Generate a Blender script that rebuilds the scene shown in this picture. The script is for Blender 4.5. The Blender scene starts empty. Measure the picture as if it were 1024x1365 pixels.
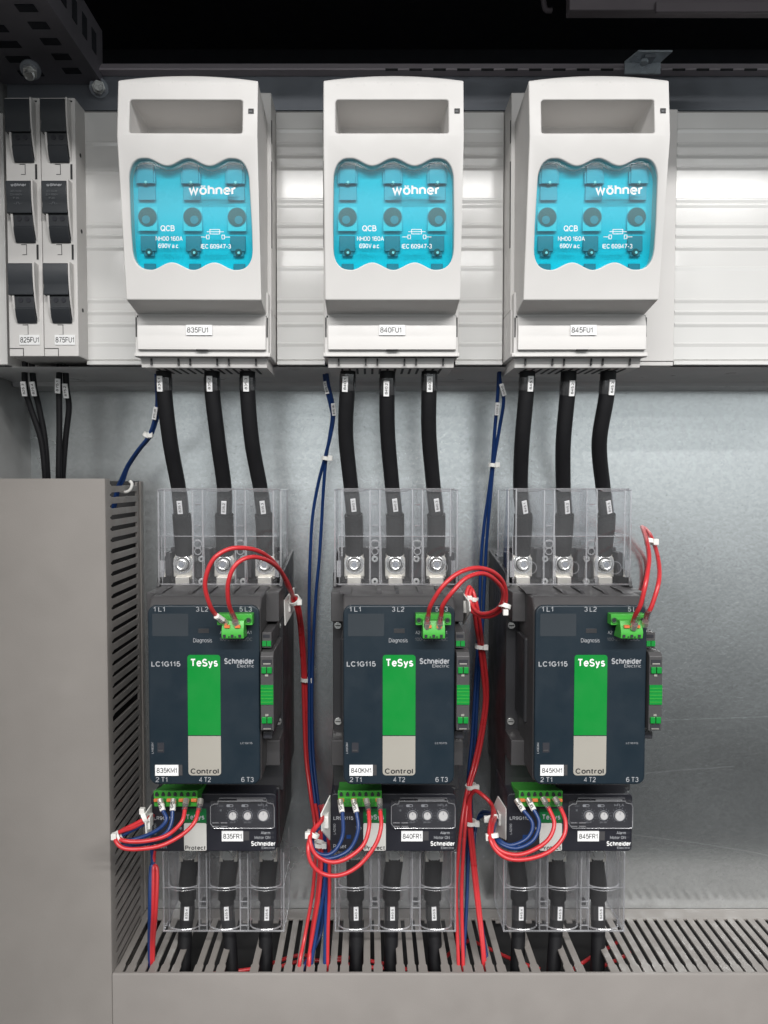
import bpy, bmesh, math, random
from mathutils import Vector, Matrix
from mathutils.geometry import tessellate_polygon
random.seed(7)
SC = bpy.context.scene
C = SC.collection
MM = 0.001

# ------------------------------------------------------------------ camera
F, CX, CY = 1025.0, 491.0, 682.5          # focal length / principal point in photo pixels
TH = math.radians(2.375)                  # the camera looks a little down
cam_d = bpy.data.cameras.new('camera'); cam = bpy.data.objects.new('camera', cam_d); C.objects.link(cam)
cam_d.sensor_fit = 'HORIZONTAL'; cam_d.sensor_width = 36.0
cam_d.lens = F / 1024 * 36.0
cam_d.shift_x = (512 - CX) / 1024
cam_d.clip_start = 0.01; cam_d.clip_end = 50
cam.location = (0, 0, 0); cam.rotation_euler = (math.radians(90) - TH, 0, 0)
SC.camera = cam

# ------------------------------------------------------------------ world and lamps
w = bpy.data.worlds.new('World'); SC.world = w; w.use_nodes = True
nt = w.node_tree; bg = nt.nodes['Background']
bg.inputs[1].default_value = 1.0
_tc = nt.nodes.new('ShaderNodeTexCoord'); _sp = nt.nodes.new('ShaderNodeSeparateXYZ'); _cr = nt.nodes.new('ShaderNodeValToRGB'); _mr = nt.nodes.new('ShaderNodeMapRange')
nt.links.new(_tc.outputs['Generated'], _sp.inputs[0]); nt.links.new(_sp.outputs[2], _mr.inputs['Value'])
_mr.inputs['From Min'].default_value = -1; _mr.inputs['From Max'].default_value = 1
nt.links.new(_mr.outputs[0], _cr.inputs[0]); nt.links.new(_cr.outputs[0], bg.inputs[0])
_e = _cr.color_ramp.elements                # the room: dark floor, pale walls, dim ceiling
_e[0].position = 0.0; _e[0].color = (0.03, 0.031, 0.033, 1); _e[1].position = 1.0; _e[1].color = (0.12, 0.125, 0.13, 1)
for _p, _v in ((0.36, 0.05), (0.43, 0.13), (0.47, 0.5), (0.50, 1.1), (0.545, 1.1), (0.58, 0.45), (0.65, 0.14)):
    _q = _e.new(_p); _q.color = (_v * 0.93, _v * 0.985, _v * 1.0, 1)

def area(name, loc, target, sx, sy, power, col):
    d = bpy.data.lights.new(name, 'AREA'); d.shape = 'RECTANGLE'; d.size = sx; d.size_y = sy
    d.energy = power; d.color = col
    o = bpy.data.objects.new(name, d); C.objects.link(o); o.location = loc
    v = Vector(target) - Vector(loc)
    o.rotation_euler = v.to_track_quat('-Z', 'Y').to_euler()
    return o
def row(y, z, wy, p, x=0.2):
    area('ceiling_lamp', (x, y, z), (x, y + 0.02, 0), 3.6, wy, p, (1.0, 0.985, 0.968))
row(-0.80, 1.45, 0.16, 24)
row(-1.63, 1.45, 0.16, 160)               # parallel rows of ceiling lamps behind the photographer
row(-2.64, 1.45, 0.20, 48)
row(-3.85, 1.45, 0.20, 48)

SC.view_settings.view_transform = 'Standard'; SC.view_settings.look = 'None'
SC.view_settings.exposure = 0.0; SC.view_settings.gamma = 1.0
SC.view_settings.use_curve_mapping = False
SC.render.engine = 'CYCLES'
SC.cycles.transparent_max_bounces = 40
SC.cycles.max_bounces = 10
SC.cycles.sample_clamp_indirect = 6

# ------------------------------------------------------------------ measuring helper: photo pixel at depth Y -> millimetres
_s, _c = math.sin(TH), math.cos(TH)
def V(px, py, Y):
    a = (CY - py) / F
    Z = Y * (a * _c - _s) / (_c + a * _s)
    fw = Y * _c - Z * _s
    return Vector(((px - CX) / F * fw, Y, Z))
def zz(py, Y): return V(0, py, Y).z
def xx(px, Y, py): return V(px, py, Y).x

# ------------------------------------------------------------------ materials
def s2l(c): return tuple(((v / 255 / 12.92) if v / 255 <= 0.04045 else ((v / 255 + 0.055) / 1.055) ** 2.4) for v in c)
MATS = {}
def mat(name, col, rough=0.45, metal=0.0, coat=0.0, spec=0.5, var=0.06, bump=0.0, bscale=900, rvar=0.08, trans=None):
    m = bpy.data.materials.new(name); m.use_nodes = True
    n = m.node_tree.nodes; l = m.node_tree.links; b = n['Principled BSDF']
    b.inputs['Metallic'].default_value = metal
    b.inputs['Coat Weight'].default_value = coat
    b.inputs['Coat Roughness'].default_value = 0.11
    b.inputs['Specular IOR Level'].default_value = spec
    tc = n.new('ShaderNodeTexCoord')
    nz = n.new('ShaderNodeTexNoise'); nz.inputs['Scale'].default_value = 14; nz.inputs['Detail'].default_value = 5
    l.new(tc.outputs['Object'], nz.inputs['Vector'])
    mp = n.new('ShaderNodeMapRange'); mp.inputs['From Min'].default_value = 0.3; mp.inputs['From Max'].default_value = 0.7
    mp.inputs['To Min'].default_value = 1 - var; mp.inputs['To Max'].default_value = 1 + var
    l.new(nz.outputs['Fac'], mp.inputs['Value'])
    vm = n.new('ShaderNodeVectorMath'); vm.operation = 'SCALE'; vm.inputs[0].default_value = col[:3]
    l.new(mp.outputs['Result'], vm.inputs['Scale']); l.new(vm.outputs[0], b.inputs['Base Color'])
    n2 = n.new('ShaderNodeTexNoise'); n2.inputs['Scale'].default_value = 60; n2.inputs['Detail'].default_value = 4
    l.new(tc.outputs['Object'], n2.inputs['Vector'])
    m2 = n.new('ShaderNodeMapRange'); m2.inputs['From Min'].default_value = 0.3; m2.inputs['From Max'].default_value = 0.7
    m2.inputs['To Min'].default_value = max(0.02, rough - rvar); m2.inputs['To Max'].default_value = rough + rvar
    l.new(n2.outputs['Fac'], m2.inputs['Value']); l.new(m2.outputs['Result'], b.inputs['Roughness'])
    if bump:
        n3 = n.new('ShaderNodeTexNoise'); n3.inputs['Scale'].default_value = bscale; n3.inputs['Detail'].default_value = 3
        l.new(tc.outputs['Object'], n3.inputs['Vector'])
        bp = n.new('ShaderNodeBump'); bp.inputs['Strength'].default_value = bump; bp.inputs['Distance'].default_value = 0.0002
        l.new(n3.outputs['Fac'], bp.inputs['Height']); l.new(bp.outputs[0], b.inputs['Normal'])
    MATS[name] = m; return m

mat('grey_white_plastic', (0.645, 0.63, 0.615), 0.46, bump=0.25, bscale=1500, var=0.03)
mat('holder_grey_plastic', (0.61, 0.595, 0.58), 0.5, bump=0.25, bscale=1500, var=0.03)
mat('cover_panel_plastic', (0.72, 0.715, 0.70), 0.13, coat=1.0, spec=0.55, var=0.02, rvar=0.03)
mat('dark_slot', (0.02, 0.02, 0.022), 0.6)
mat('lever_black', (0.032, 0.036, 0.042), 0.42, bump=0.3)
mat('lever_black_step', (0.022, 0.025, 0.03), 0.5, bump=0.3)
mat('slate_face', (0.010, 0.0195, 0.029), 0.4, bump=0.3, bscale=2500, spec=0.45)
mat('slate_window', (0.042, 0.05, 0.058), 0.12, spec=0.4)
mat('body_grey', (0.058, 0.056, 0.058), 0.5, bump=0.5, bscale=1600)
mat('body_dark', (0.026, 0.026, 0.029), 0.5, bump=0.5, bscale=1600)
mat('relay_face', (0.016, 0.0165, 0.023), 0.42, bump=0.3, bscale=2500)
mat('bright_green', (0.002, 0.23, 0.032), 0.38, var=0.02)
mat('relay_green', (0.004, 0.115, 0.03), 0.4, var=0.02)
mat('plug_green', (0.055, 0.36, 0.045), 0.38, var=0.05)
mat('plug_green_dark', (0.02, 0.14, 0.02), 0.5)
mat('orange_lever', (0.62, 0.16, 0.05), 0.4)
mat('code_beige', (0.36, 0.34, 0.30), 0.45, var=0.02)
mat('code_pale', (0.58, 0.57, 0.54), 0.45, var=0.02)
mat('print_white', (0.80, 0.80, 0.80), 0.5, var=0.0)
mat('print_grey', (0.34, 0.35, 0.37), 0.5, var=0.0)
mat('print_dim', (0.12, 0.13, 0.14), 0.5, var=0.0)
mat('print_black', (0.02, 0.02, 0.022), 0.5, var=0.0)
mat('sticker_white', (0.83, 0.83, 0.83), 0.35, var=0.01)
mat('white_nylon', (0.72, 0.71, 0.68), 0.35)
mat('cable_black', (0.008, 0.008, 0.0095), 0.55, spec=0.3, bump=0.6, bscale=500)
mat('shrink_black', (0.010, 0.010, 0.011), 0.5, spec=0.3, bump=0.4, bscale=700)
mat('red_wire', (0.53, 0.032, 0.038), 0.33, var=0.08)
mat('blue_wire', (0.008, 0.035, 0.14), 0.38, var=0.08)
mat('tinned_metal', (0.80, 0.77, 0.70), 0.36, metal=0.85, bump=0.3, bscale=400)
mat('zinc_plate', (0.75, 0.82, 0.88), 0.3, metal=0.15)
mat('zinc_bolt', (0.84, 0.84, 0.82), 0.27, metal=0.9, bump=0.3, bscale=500)
mat('dark_steel', (0.34, 0.36, 0.40), 0.42, metal=0.6, bump=0.3, bscale=300)
mat('frame_steel', (0.30, 0.28, 0.31), 0.5, metal=0.55, bump=0.3, bscale=300)
mat('rail_edge', (0.62, 0.55, 0.59), 0.5, metal=0.0)
mat('duct_grey', (0.255, 0.236, 0.22), 0.48, bump=0.4, bscale=900, var=0.06, rvar=0.12)
mat('duct_side', (0.245, 0.226, 0.212), 0.48, bump=0.4, bscale=900, var=0.06, rvar=0.12)
mat('dull_profile', (0.085, 0.072, 0.082), 0.6)
mat('duct_inner_shade', (0.035, 0.035, 0.036), 0.8)  # grey duct plastic coloured near black for the shade inside the ducts
mat('void_black', (0.022, 0.023, 0.030), 0.8)
mat('fitting_grey', (0.07, 0.34, 0.45), 0.35)
mat('fitting_pale', (0.03, 0.60, 0.70), 0.35)
mat('fitting_dark', (0.002, 0.17, 0.24), 0.35)
mat('fitting_hole', (0.002, 0.02, 0.028), 0.3)
mat('fitting_back', (0.001, 0.63, 0.77), 0.3, var=0.04)
mat('knob_white', (0.80, 0.79, 0.76), 0.35)
mat('side_wall_paint', (0.34, 0.34, 0.335), 0.45)
mat('carrier_grey', (0.60, 0.60, 0.60), 0.35)

def galv():
    m = bpy.data.materials.new('galvanised_steel'); m.use_nodes = True
    n = m.node_tree.nodes; l = m.node_tree.links; b = n['Principled BSDF']
    b.inputs['Metallic'].default_value = 0.93
    tc = n.new('ShaderNodeTexCoord')
    vo = n.new('ShaderNodeTexVoronoi'); vo.inputs['Scale'].default_value = 330
    n1 = n.new('ShaderNodeTexNoise'); n1.inputs['Scale'].default_value = 5; n1.inputs['Detail'].default_value = 6
    n2 = n.new('ShaderNodeTexNoise'); n2.inputs['Scale'].default_value = 420; n2.inputs['Detail'].default_value = 2
    for t in (vo, n1, n2): l.new(tc.outputs['Object'], t.inputs['Vector'])
    def ma(op, a, b_=None, c_=None):
        x = n.new('ShaderNodeMath'); x.operation = op
        for i, q in enumerate((a, b_, c_)):
            if q is None: continue
            if isinstance(q, (int, float)): x.inputs[i].default_value = q
            else: l.new(q, x.inputs[i])
        return x.outputs[0]
    sp = n.new('ShaderNodeSeparateColor'); l.new(vo.outputs['Color'], sp.inputs[0])
    val = ma('MULTIPLY_ADD', sp.outputs[0], 0.07, 0.64)
    val = ma('ADD', val, ma('MULTIPLY_ADD', n1.outputs['Fac'], 0.34, -0.17))
    # small dark flecks in the zinc
    fl = ma('LESS_THAN', n2.outputs['Fac'], 0.31)
    val = ma('SUBTRACT', val, ma('MULTIPLY', fl, 0.16))
    # scratches: long thin curved lines
    sx = n.new('ShaderNodeSeparateXYZ'); l.new(tc.outputs['Object'], sx.inputs[0])
    X, Z = sx.outputs[0], sx.outputs[2]
    n4 = n.new('ShaderNodeTexNoise'); n4.inputs['Scale'].default_value = 9; l.new(tc.outputs['Object'], n4.inputs['Vector'])
    for (x0, x1, z0, sl, cv, wd) in ((0.26, 0.44, -0.236, 0.035, 0.0, 0.0005), (0.27, 0.36, -0.287, 0.09, -0.2, 0.0006), (0.26, 0.44, -0.349, -0.10, -0.5, 0.0006),
                                     (0.05, 0.12, 0.02, -1.2, 0.0, 0.0003), (-0.06, -0.03, -0.05, 2.3, 0.0, 0.0003)):
        dx = ma('SUBTRACT', X, x0)
        zc = ma('ADD', ma('MULTIPLY_ADD', dx, sl, z0), ma('MULTIPLY', ma('MULTIPLY', dx, dx), cv))
        zc = ma('ADD', zc, ma('MULTIPLY_ADD', n4.outputs['Fac'], 0.006, -0.003))
        d = ma('ABSOLUTE', ma('SUBTRACT', Z, zc))
        k = ma('LESS_THAN', d, wd)
        k = ma('MULTIPLY', k, ma('MULTIPLY', ma('GREATER_THAN', X, x0), ma('LESS_THAN', X, x1)))
        val = ma('ADD', val, ma('MULTIPLY', k, 0.13))
    cc = n.new('ShaderNodeCombineColor'); l.new(ma('MULTIPLY', val, 0.98), cc.inputs[0]); l.new(ma('MULTIPLY', val, 1.02), cc.inputs[1]); l.new(ma('MULTIPLY', val, 1.03), cc.inputs[2])
    l.new(cc.outputs[0], b.inputs['Base Color'])
    l.new(ma('MULTIPLY_ADD', n1.outputs['Fac'], 0.16, 0.17), b.inputs['Roughness'])
    bp = n.new('ShaderNodeBump'); bp.inputs['Strength'].default_value = 0.14; bp.inputs['Distance'].default_value = 0.0002
    l.new(ma('ADD', sp.outputs[1], n2.outputs['Fac']), bp.inputs['Height']); l.new(bp.outputs[0], b.inputs['Normal'])
    MATS['galvanised_steel'] = m
galv()

def clear(name, tint, veil, base, edge, rough, veilcol=(0.8, 0.8, 0.82)):
    m = bpy.data.materials.new(name); m.use_nodes = True
    n = m.node_tree.nodes; l = m.node_tree.links
    n.remove(n['Principled BSDF']); out = n['Material Output']
    tr = n.new('ShaderNodeBsdfTransparent'); tr.inputs[0].default_value = (*tint, 1)
    gl = n.new('ShaderNodeBsdfGlossy'); gl.inputs['Roughness'].default_value = rough; gl.inputs[0].default_value = (1, 1, 1, 1)
    df = n.new('ShaderNodeBsdfDiffuse'); df.inputs[0].default_value = (*veilcol, 1)
    lw = n.new('ShaderNodeLayerWeight'); lw.inputs[0].default_value = 0.5
    p = n.new('ShaderNodeMath'); p.operation = 'POWER'; p.inputs[1].default_value = 3.5; l.new(lw.outputs['Facing'], p.inputs[0])
    q = n.new('ShaderNodeMath'); q.operation = 'MULTIPLY_ADD'; q.inputs[1].default_value = edge; q.inputs[2].default_value = base; l.new(p.outputs[0], q.inputs[0])
    tc = n.new('ShaderNodeTexCoord'); nz = n.new('ShaderNodeTexNoise'); nz.inputs['Scale'].default_value = 22; l.new(tc.outputs['Object'], nz.inputs['Vector'])
    r = n.new('ShaderNodeMath'); r.operation = 'MULTIPLY'; r.inputs[1].default_value = veil * 2; l.new(nz.outputs['Fac'], r.inputs[0])
    bp = n.new('ShaderNodeBump'); bp.inputs['Strength'].default_value = 0.15; bp.inputs['Distance'].default_value = 0.002
    l.new(nz.outputs['Fac'], bp.inputs['Height']); l.new(bp.outputs[0], gl.inputs['Normal'])
    m1 = n.new('ShaderNodeMixShader'); l.new(r.outputs[0], m1.inputs[0]); l.new(tr.outputs[0], m1.inputs[1]); l.new(df.outputs[0], m1.inputs[2])
    m2 = n.new('ShaderNodeMixShader'); l.new(q.outputs[0], m2.inputs[0]); l.new(m1.outputs[0], m2.inputs[1]); l.new(gl.outputs[0], m2.inputs[2])
    l.new(m2.outputs[0], out.inputs[0]); MATS[name] = m
clear('clear_plastic', (0.972, 0.972, 0.978), 0.024, 0.022, 0.42, 0.05)
clear('clear_edge', (0.88, 0.88, 0.9), 0.2, 0.2, 0.6, 0.1)
clear('teal_glaze', (0.5, 0.93, 0.97), 0.015, 0.10, 0.3, 0.12, (0.0, 0.6, 0.65))
clear('smoke_glaze', (0.93, 0.93, 0.94), 0.015, 0.03, 0.25, 0.06)
clear('sleeve_clear', (0.7, 0.7, 0.72), 0.04, 0.07, 0.3, 0.15)

# ------------------------------------------------------------------ mesh builder (millimetres)

# ------------------------------------------------------------------ stroke alphabet (plain grotesque letters, cap height 1)
def _arc(cx, cy, rx, ry, a0, a1, n=12):
    return [(cx + rx * math.cos(math.radians(a0 + (a1 - a0) * i / n)), cy + ry * math.sin(math.radians(a0 + (a1 - a0) * i / n))) for i in range(n + 1)]
def _o(cx, cy, rx, ry): return _arc(cx, cy, rx, ry, 90, 450, 24)
GLY = {
 '0': (.56, [_o(.28, .5, .28, .5)]), '1': (.34, [[(.02, .74), (.16, .80), (.26, .98), (.26, 0)]]),
 '2': (.54, [_arc(.27, .72, .26, .28, 165, -20, 10) + [(.40, .48), (.14, .24), (.0, .0), (.54, .0)]]),
 '3': (.54, [_arc(.26, .745, .24, .255, 160, -88, 10), _arc(.26, .26, .27, .26, 88, -160, 12)]),
 '4': (.58, [[(.42, 0), (.42, 1), (.0, .26), (.58, .26)]]),
 '5': (.54, [[(.48, 1), (.12, 1), (.05, .52)] + _arc(.27, .32, .27, .32, 140, -155, 12)]),
 '6': (.55, [_arc(.30, .62, .29, .38, 40, 180, 9) + [(.0, .36)], _o(.28, .31, .27, .31)]),
 '7': (.52, [[(.0, 1), (.52, 1), (.30, .5), (.18, 0)]]),
 '8': (.55, [_o(.275, .76, .22, .24), _o(.275, .27, .27, .27)]),
 '9': (.55, [_o(.27, .69, .27, .31), _arc(.25, .38, .29, .38, -140, 0, 9) + [(.545, .62)]]),
 'A': (.66, [[(.0, 0), (.33, 1), (.66, 0)], [(.12, .34), (.54, .34)]]),
 'B': (.58, [[(.32, .53), (0, .53), (0, 1), (.32, 1)] + _arc(.32, .765, .22, .235, 90, -90, 8), [(0, .53), (0, 0), (.34, 0)] + _arc(.34, .265, .25, .265, -90, 90, 8)]),
 'C': (.68, [_arc(.36, .5, .36, .5, 40, 320, 18)]), 'D': (.64, [[(0, 0), (0, 1), (.26, 1)] + _arc(.26, .5, .38, .5, 90, -90, 12) + [(0, 0)]]),
 'E': (.54, [[(.54, 1), (0, 1), (0, 0), (.55, 0)], [(0, .52), (.5, .52)]]), 'F': (.50, [[(.52, 1), (0, 1), (0, 0)], [(0, .5), (.44, .5)]]),
 'G': (.70, [_arc(.37, .5, .37, .5, 42, 325, 18) + [(.69, .22), (.69, .46), (.40, .46)]]), 'H': (.6, [[(0, 0), (0, 1)], [(.6, 0), (.6, 1)], [(0, .52), (.6, .52)]]),
 'I': (.02, [[(.01, 0), (.01, 1)]]), 'K': (.58, [[(0, 0), (0, 1)], [(.56, 1), (0, .38)], [(.2, .58), (.6, 0)]]), 'L': (.48, [[(0, 1), (0, 0), (.48, 0)]]),
 'M': (.72, [[(0, 0), (0, 1), (.37, 0.18), (.74, 1), (.74, 0)]]), 'N': (.6, [[(0, 0), (0, 1), (.6, 0), (.6, 1)]]), 'O': (.74, [_o(.37, .5, .37, .5)]),
 'P': (.56, [[(0, 0), (0, 1), (.32, 1)] + _arc(.32, .73, .25, .27, 90, -90, 8) + [(0, .46)]]), 'Q': (.74, [_o(.37, .5, .37, .5), [(.42, .28), (.78, -.08)]]),
 'R': (.6, [[(0, 0), (0, 1), (.34, 1)] + _arc(.34, .75, .24, .25, 90, -90, 8) + [(0, .5)], [(.32, .5), (.6, 0)]]),
 'S': (.58, [_arc(.29, .74, .25, .26, 25, 225, 10) + [(.30, .51)] + _arc(.29, .25, .29, .25, 50, -155, 11)]),
 'T': (.6, [[(0, 1), (.6, 1)], [(.3, 1), (.3, 0)]]), 'U': (.58, [[(0, 1)] + _arc(.29, .3, .29, .3, 180, 360, 12) + [(.58, 1)]]), 'V': (.62, [[(0, 1), (.31, 0), (.62, 1)]]),
 'X': (.6, [[(0, 0), (.6, 1)], [(0, 1), (.6, 0)]]),
 'a': (.48, [_arc(.24, .50, .21, .22, 155, 0, 8) + [(.45, .0)], [(.45, .40), (.25, .38)] + _arc(.20, .19, .19, .19, 85, 290, 9) + [(.45, .2)]]),
 'c': (.48, [_arc(.26, .36, .26, .36, 45, 315, 14)]), 'd': (.5, [_o(.24, .36, .24, .36), [(.49, 1), (.49, 0)]]),
 'e': (.5, [[(.02, .38), (.5, .38)] + _arc(.26, .36, .25, .36, 10, 320, 16)]), 'g': (.5, [_o(.24, .36, .24, .36), [(.49, .72), (.49, -.04)] + _arc(.25, -.05, .24, .2, 0, -150, 8)]),
 'h': (.46, [[(0, 0), (0, 1)], [(0, .42)] + _arc(.23, .46, .23, .26, 170, 0, 9) + [(.46, 0)]]), 'i': (.02, [[(.01, 0), (.01, .72)], [(.01, .9), (.01, 1.0)]]), 'l': (.02, [[(.01, 0), (.01, 1)]]),
 'm': (.76, [[(0, 0), (0, .72)], [(0, .44)] + _arc(.19, .5, .19, .22, 170, 0, 7) + [(.38, 0)], [(.38, .44)] + _arc(.57, .5, .19, .22, 170, 0, 7) + [(.76, 0)]]),
 'n': (.46, [[(0, 0), (0, .72)], [(0, .42)] + _arc(.23, .46, .23, .26, 170, 0, 9) + [(.46, 0)]]), 'o': (.52, [_o(.26, .36, .26, .36)]),
 'ö': (.52, [_o(.26, .36, .26, .36), [(.14, .86), (.14, 1.0)], [(.38, .86), (.38, 1.0)]]), 'p': (.5, [[(0, .72), (0, -.26)], _o(.26, .36, .24, .36)]),
 'r': (.28, [[(0, 0), (0, .72)], [(0, .40)] + _arc(.24, .44, .24, .26, 165, 80, 5)]), 's': (.44, [_arc(.22, .54, .19, .18, 30, 225, 8) + [(.24, .37)] + _arc(.22, .18, .21, .18, 50, -155, 8)]),
 't': (.28, [[(.1, .92), (.1, .14)] + _arc(.22, .12, .12, .12, 180, 280, 5), [(-.04, .72), (.28, .72)]]), 'w': (.74, [[(0, .72), (.18, 0), (.37, .70), (.56, 0), (.74, .72)]]),
 'x': (.46, [[(0, 0), (.46, .72)], [(0, .72), (.46, 0)]]), 'y': (.48, [[(0, .72), (.25, .04)], [(.48, .72), (.2, -.2), (.04, -.26)]]), '.': (.04, [[(.02, 0), (.02, .08)]]), '-': (.3, [[(0, .38), (.3, .38)]]), '/': (.36, [[(0, -.02), (.36, 1.02)]]), '=': (.46, [[(0, .3), (.46, .3)], [(0, .58), (.46, .58)]]), '\\': (.36, [[(0, 1), (.36, 0)]]),
}
def stroke_text(body, wt):
    """ribbons: list of (verts2d, faces); each stroke is one ribbon with mitred corners"""
    x = 0; out = []; sp = .10 + wt * .85
    for ch in body:
        if ch == ' ': x += .30; continue
        w_, strokes = GLY[ch]
        for st in strokes:
            P = [Vector((p[0] + x, p[1] * (1 - wt) + wt / 2)) for p in st]
            Q = [P[0]]
            for p in P[1:]:
                if (p - Q[-1]).length > 1e-4: Q.append(p)
            P = Q; n = len(P); closed = (P[0] - P[-1]).length < 1e-3 and n > 3
            L_, R_ = [], []
            for i in range(n):
                if closed and i in (0, n - 1): d0 = (P[-1] - P[-2]).normalized(); d1 = (P[1] - P[0]).normalized()
                else:
                    d1 = (P[i + 1] - P[i]).normalized() if i < n - 1 else None; d0 = (P[i] - P[i - 1]).normalized() if i > 0 else None
                    d0 = d0 or d1; d1 = d1 or d0
                n0 = Vector((-d0.y, d0.x)); n1 = Vector((-d1.y, d1.x)); b = n0 + n1
                if b.length < .3: b = n0
                b.normalize(); k = wt / 2 / max(.45, b.dot(n0))
                L_.append(P[i] + b * k); R_.append(P[i] - b * k)
            out.append((L_ + R_, [(i, i + 1, i + 1 + n, i + n) for i in range(n - 1)]))
        x += w_ + sp
    return out
ORG = [Vector((0, 0, 0))]
class MB:
    def __init__(s): s.v = []; s.f = []; s.m = []; s.ms = []; s.log = []
    def mi(s, m):
        if m not in s.ms: s.ms.append(m)
        return s.ms.index(m)
    def add(s, vs, fs, m):
        s.log.append((len(s.v), len(s.f))); o = len(s.v); s.v += [Vector(v) for v in vs]; k = s.mi(m)
        for f in fs: s.f.append([i + o for i in f]); s.m.append(k)
        return s
    def box(s, x0, x1, y0, y1, z0, z1, m):
        if x0 > x1: x0, x1 = x1, x0
        if y0 > y1: y0, y1 = y1, y0
        if z0 > z1: z0, z1 = z1, z0
        vs = [(x, y, z) for x in (x0, x1) for y in (y0, y1) for z in (z0, z1)]
        return s.add(vs, [(0, 1, 3, 2), (4, 6, 7, 5), (0, 4, 5, 1), (2, 3, 7, 6), (0, 2, 6, 4), (1, 5, 7, 3)], m)
    def prism(s, pts, a0, a1, axis, m):
        """pts: 2D outline. axis 'x': (y,z) extruded in x; 'y': (x,z) extruded in y; 'z': (x,y) extruded in z"""
        def mk(p, a): return {'x': (a, p[0], p[1]), 'y': (p[0], a, p[1]), 'z': (p[0], p[1], a)}[axis]
        n = len(pts)
        vs = [mk(p, a0) for p in pts] + [mk(p, a1) for p in pts]
        fs = [tuple(range(n)), tuple(range(2 * n - 1, n - 1, -1))] + [(i, i + n, (i + 1) % n + n, (i + 1) % n) for i in range(n)]
        return s.add(vs, fs, m)
    def cyl(s, c, ax, r, h, m, n=20, r2=None):
        c = Vector(c); ax = Vector(ax).normalized(); u = ax.orthogonal().normalized(); w_ = ax.cross(u)
        r2 = r if r2 is None else r2
        vs = []
        for k, rr in ((0, r), (h, r2)):
            for i in range(n):
                t = 2 * math.pi * i / n
                vs.append(c + ax * k + u * math.cos(t) * rr + w_ * math.sin(t) * rr)
        fs = [tuple(range(n - 1, -1, -1)), tuple(range(n, 2 * n))] + [(i, (i + 1) % n, (i + 1) % n + n, i + n) for i in range(n)]
        return s.add(vs, fs, m)
    def ring(s, c, ax, r, rr, m, n=28, k=8):
        c = Vector(c); ax = Vector(ax).normalized(); u = ax.orthogonal().normalized(); w_ = ax.cross(u)
        vs = []; fs = []
        for i in range(n):
            t = 2 * math.pi * i / n; d = u * math.cos(t) + w_ * math.sin(t)
            for j in range(k):
                q = 2 * math.pi * j / k
                vs.append(c + d * (r + rr * math.cos(q)) + ax * rr * math.sin(q))
        for i in range(n):
            for j in range(k):
                fs.append((i * k + j, ((i + 1) % n) * k + j, ((i + 1) % n) * k + (j + 1) % k, i * k + (j + 1) % k))
        return s.add(vs, fs, m)
    def tube(s, pts, r, m, n=12, spline=True, step=6, r_end=None):
        P = catmull(pts, step) if spline else [Vector(p) for p in pts]
        N = len(P); vs = []; fs = []
        t0 = (P[1] - P[0]).normalized(); u = t0.orthogonal().normalized()
        for i in range(N):
            t = (P[min(i + 1, N - 1)] - P[max(i - 1, 0)]).normalized()
            u = (u - t * u.dot(t)).normalized(); w_ = t.cross(u)
            rr = r if r_end is None else r + (r_end - r) * i / (N - 1)
            for j in range(n):
                a = 2 * math.pi * j / n
                vs.append(P[i] + u * math.cos(a) * rr + w_ * math.sin(a) * rr)
        for i in range(N - 1):
            for j in range(n):
                fs.append((i * n + j, i * n + (j + 1) % n, (i + 1) * n + (j + 1) % n, (i + 1) * n + j))
        fs.append(tuple(range(n - 1, -1, -1))); fs.append(tuple(range((N - 1) * n, N * n)))
        return s.add(vs, fs, m)
    def text(s, body, cx, cz, y, wd, ht, m, bold=0.0, ux=(1, 0, 0), uz=(0, 0, 1), org=None):
        """flat lettering fitted into wd x ht millimetres, centred; faces -Y by default"""
        rb = stroke_text(body, .115 + bold * 3.2)
        al = [v for r_ in rb for v in r_[0]]
        x0 = min(v.x for v in al); x1 = max(v.x for v in al); y0 = 0.0; y1 = 1.0
        O = Vector((cx, y, cz)) if org is None else Vector(org); ux = Vector(ux); uz = Vector(uz); nn = ux.cross(uz)
        vs = []; fs = []
        for k, (pv, pf) in enumerate(rb):
            o = len(vs)
            vs += [O + nn * (0.012 * (k % 4)) + ux * ((v.x - (x0 + x1) / 2) / (x1 - x0) * wd) + uz * ((v.y - .5) * ht) for v in pv]
            fs += [tuple(i + o for i in f) for f in pf]
        return s.add(vs, fs, m)
    def build(s, name, parent=None, bevel=0.0, seg=2, smooth=True, weld=False):
        me = bpy.data.meshes.new(name)
        me.from_pydata([tuple((v - ORG[0]) * MM) for v in s.v], [], s.f)
        for m in s.ms: me.materials.append(MATS[m])
        for p, k in zip(me.polygons, s.m): p.material_index = k
        me.update()
        if weld or bevel:
            bm = bmesh.new(); bm.from_mesh(me)
            if weld: bmesh.ops.remove_doubles(bm, verts=bm.verts, dist=0.00002)
            bmesh.ops.recalc_face_normals(bm, faces=bm.faces)
            if weld: bmesh.ops.dissolve_limit(bm, angle_limit=0.01, verts=bm.verts, edges=bm.edges, delimit={'MATERIAL'})
            bm.to_mesh(me); bm.free()
        if smooth:
            me.shade_smooth(); me.set_sharp_from_angle(angle=math.radians(38))
        o = bpy.data.objects.new(name, me); C.objects.link(o)
        if parent is not None: o.parent = parent
        else: o.location = ORG[0] * MM
        if bevel:
            b = o.modifiers.new('bevel', 'BEVEL'); b.width = bevel * MM; b.segments = seg; b.limit_method = 'ANGLE'
            b.angle_limit = math.radians(38); b.harden_normals = True; b.use_clamp_overlap = True
        return o
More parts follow.
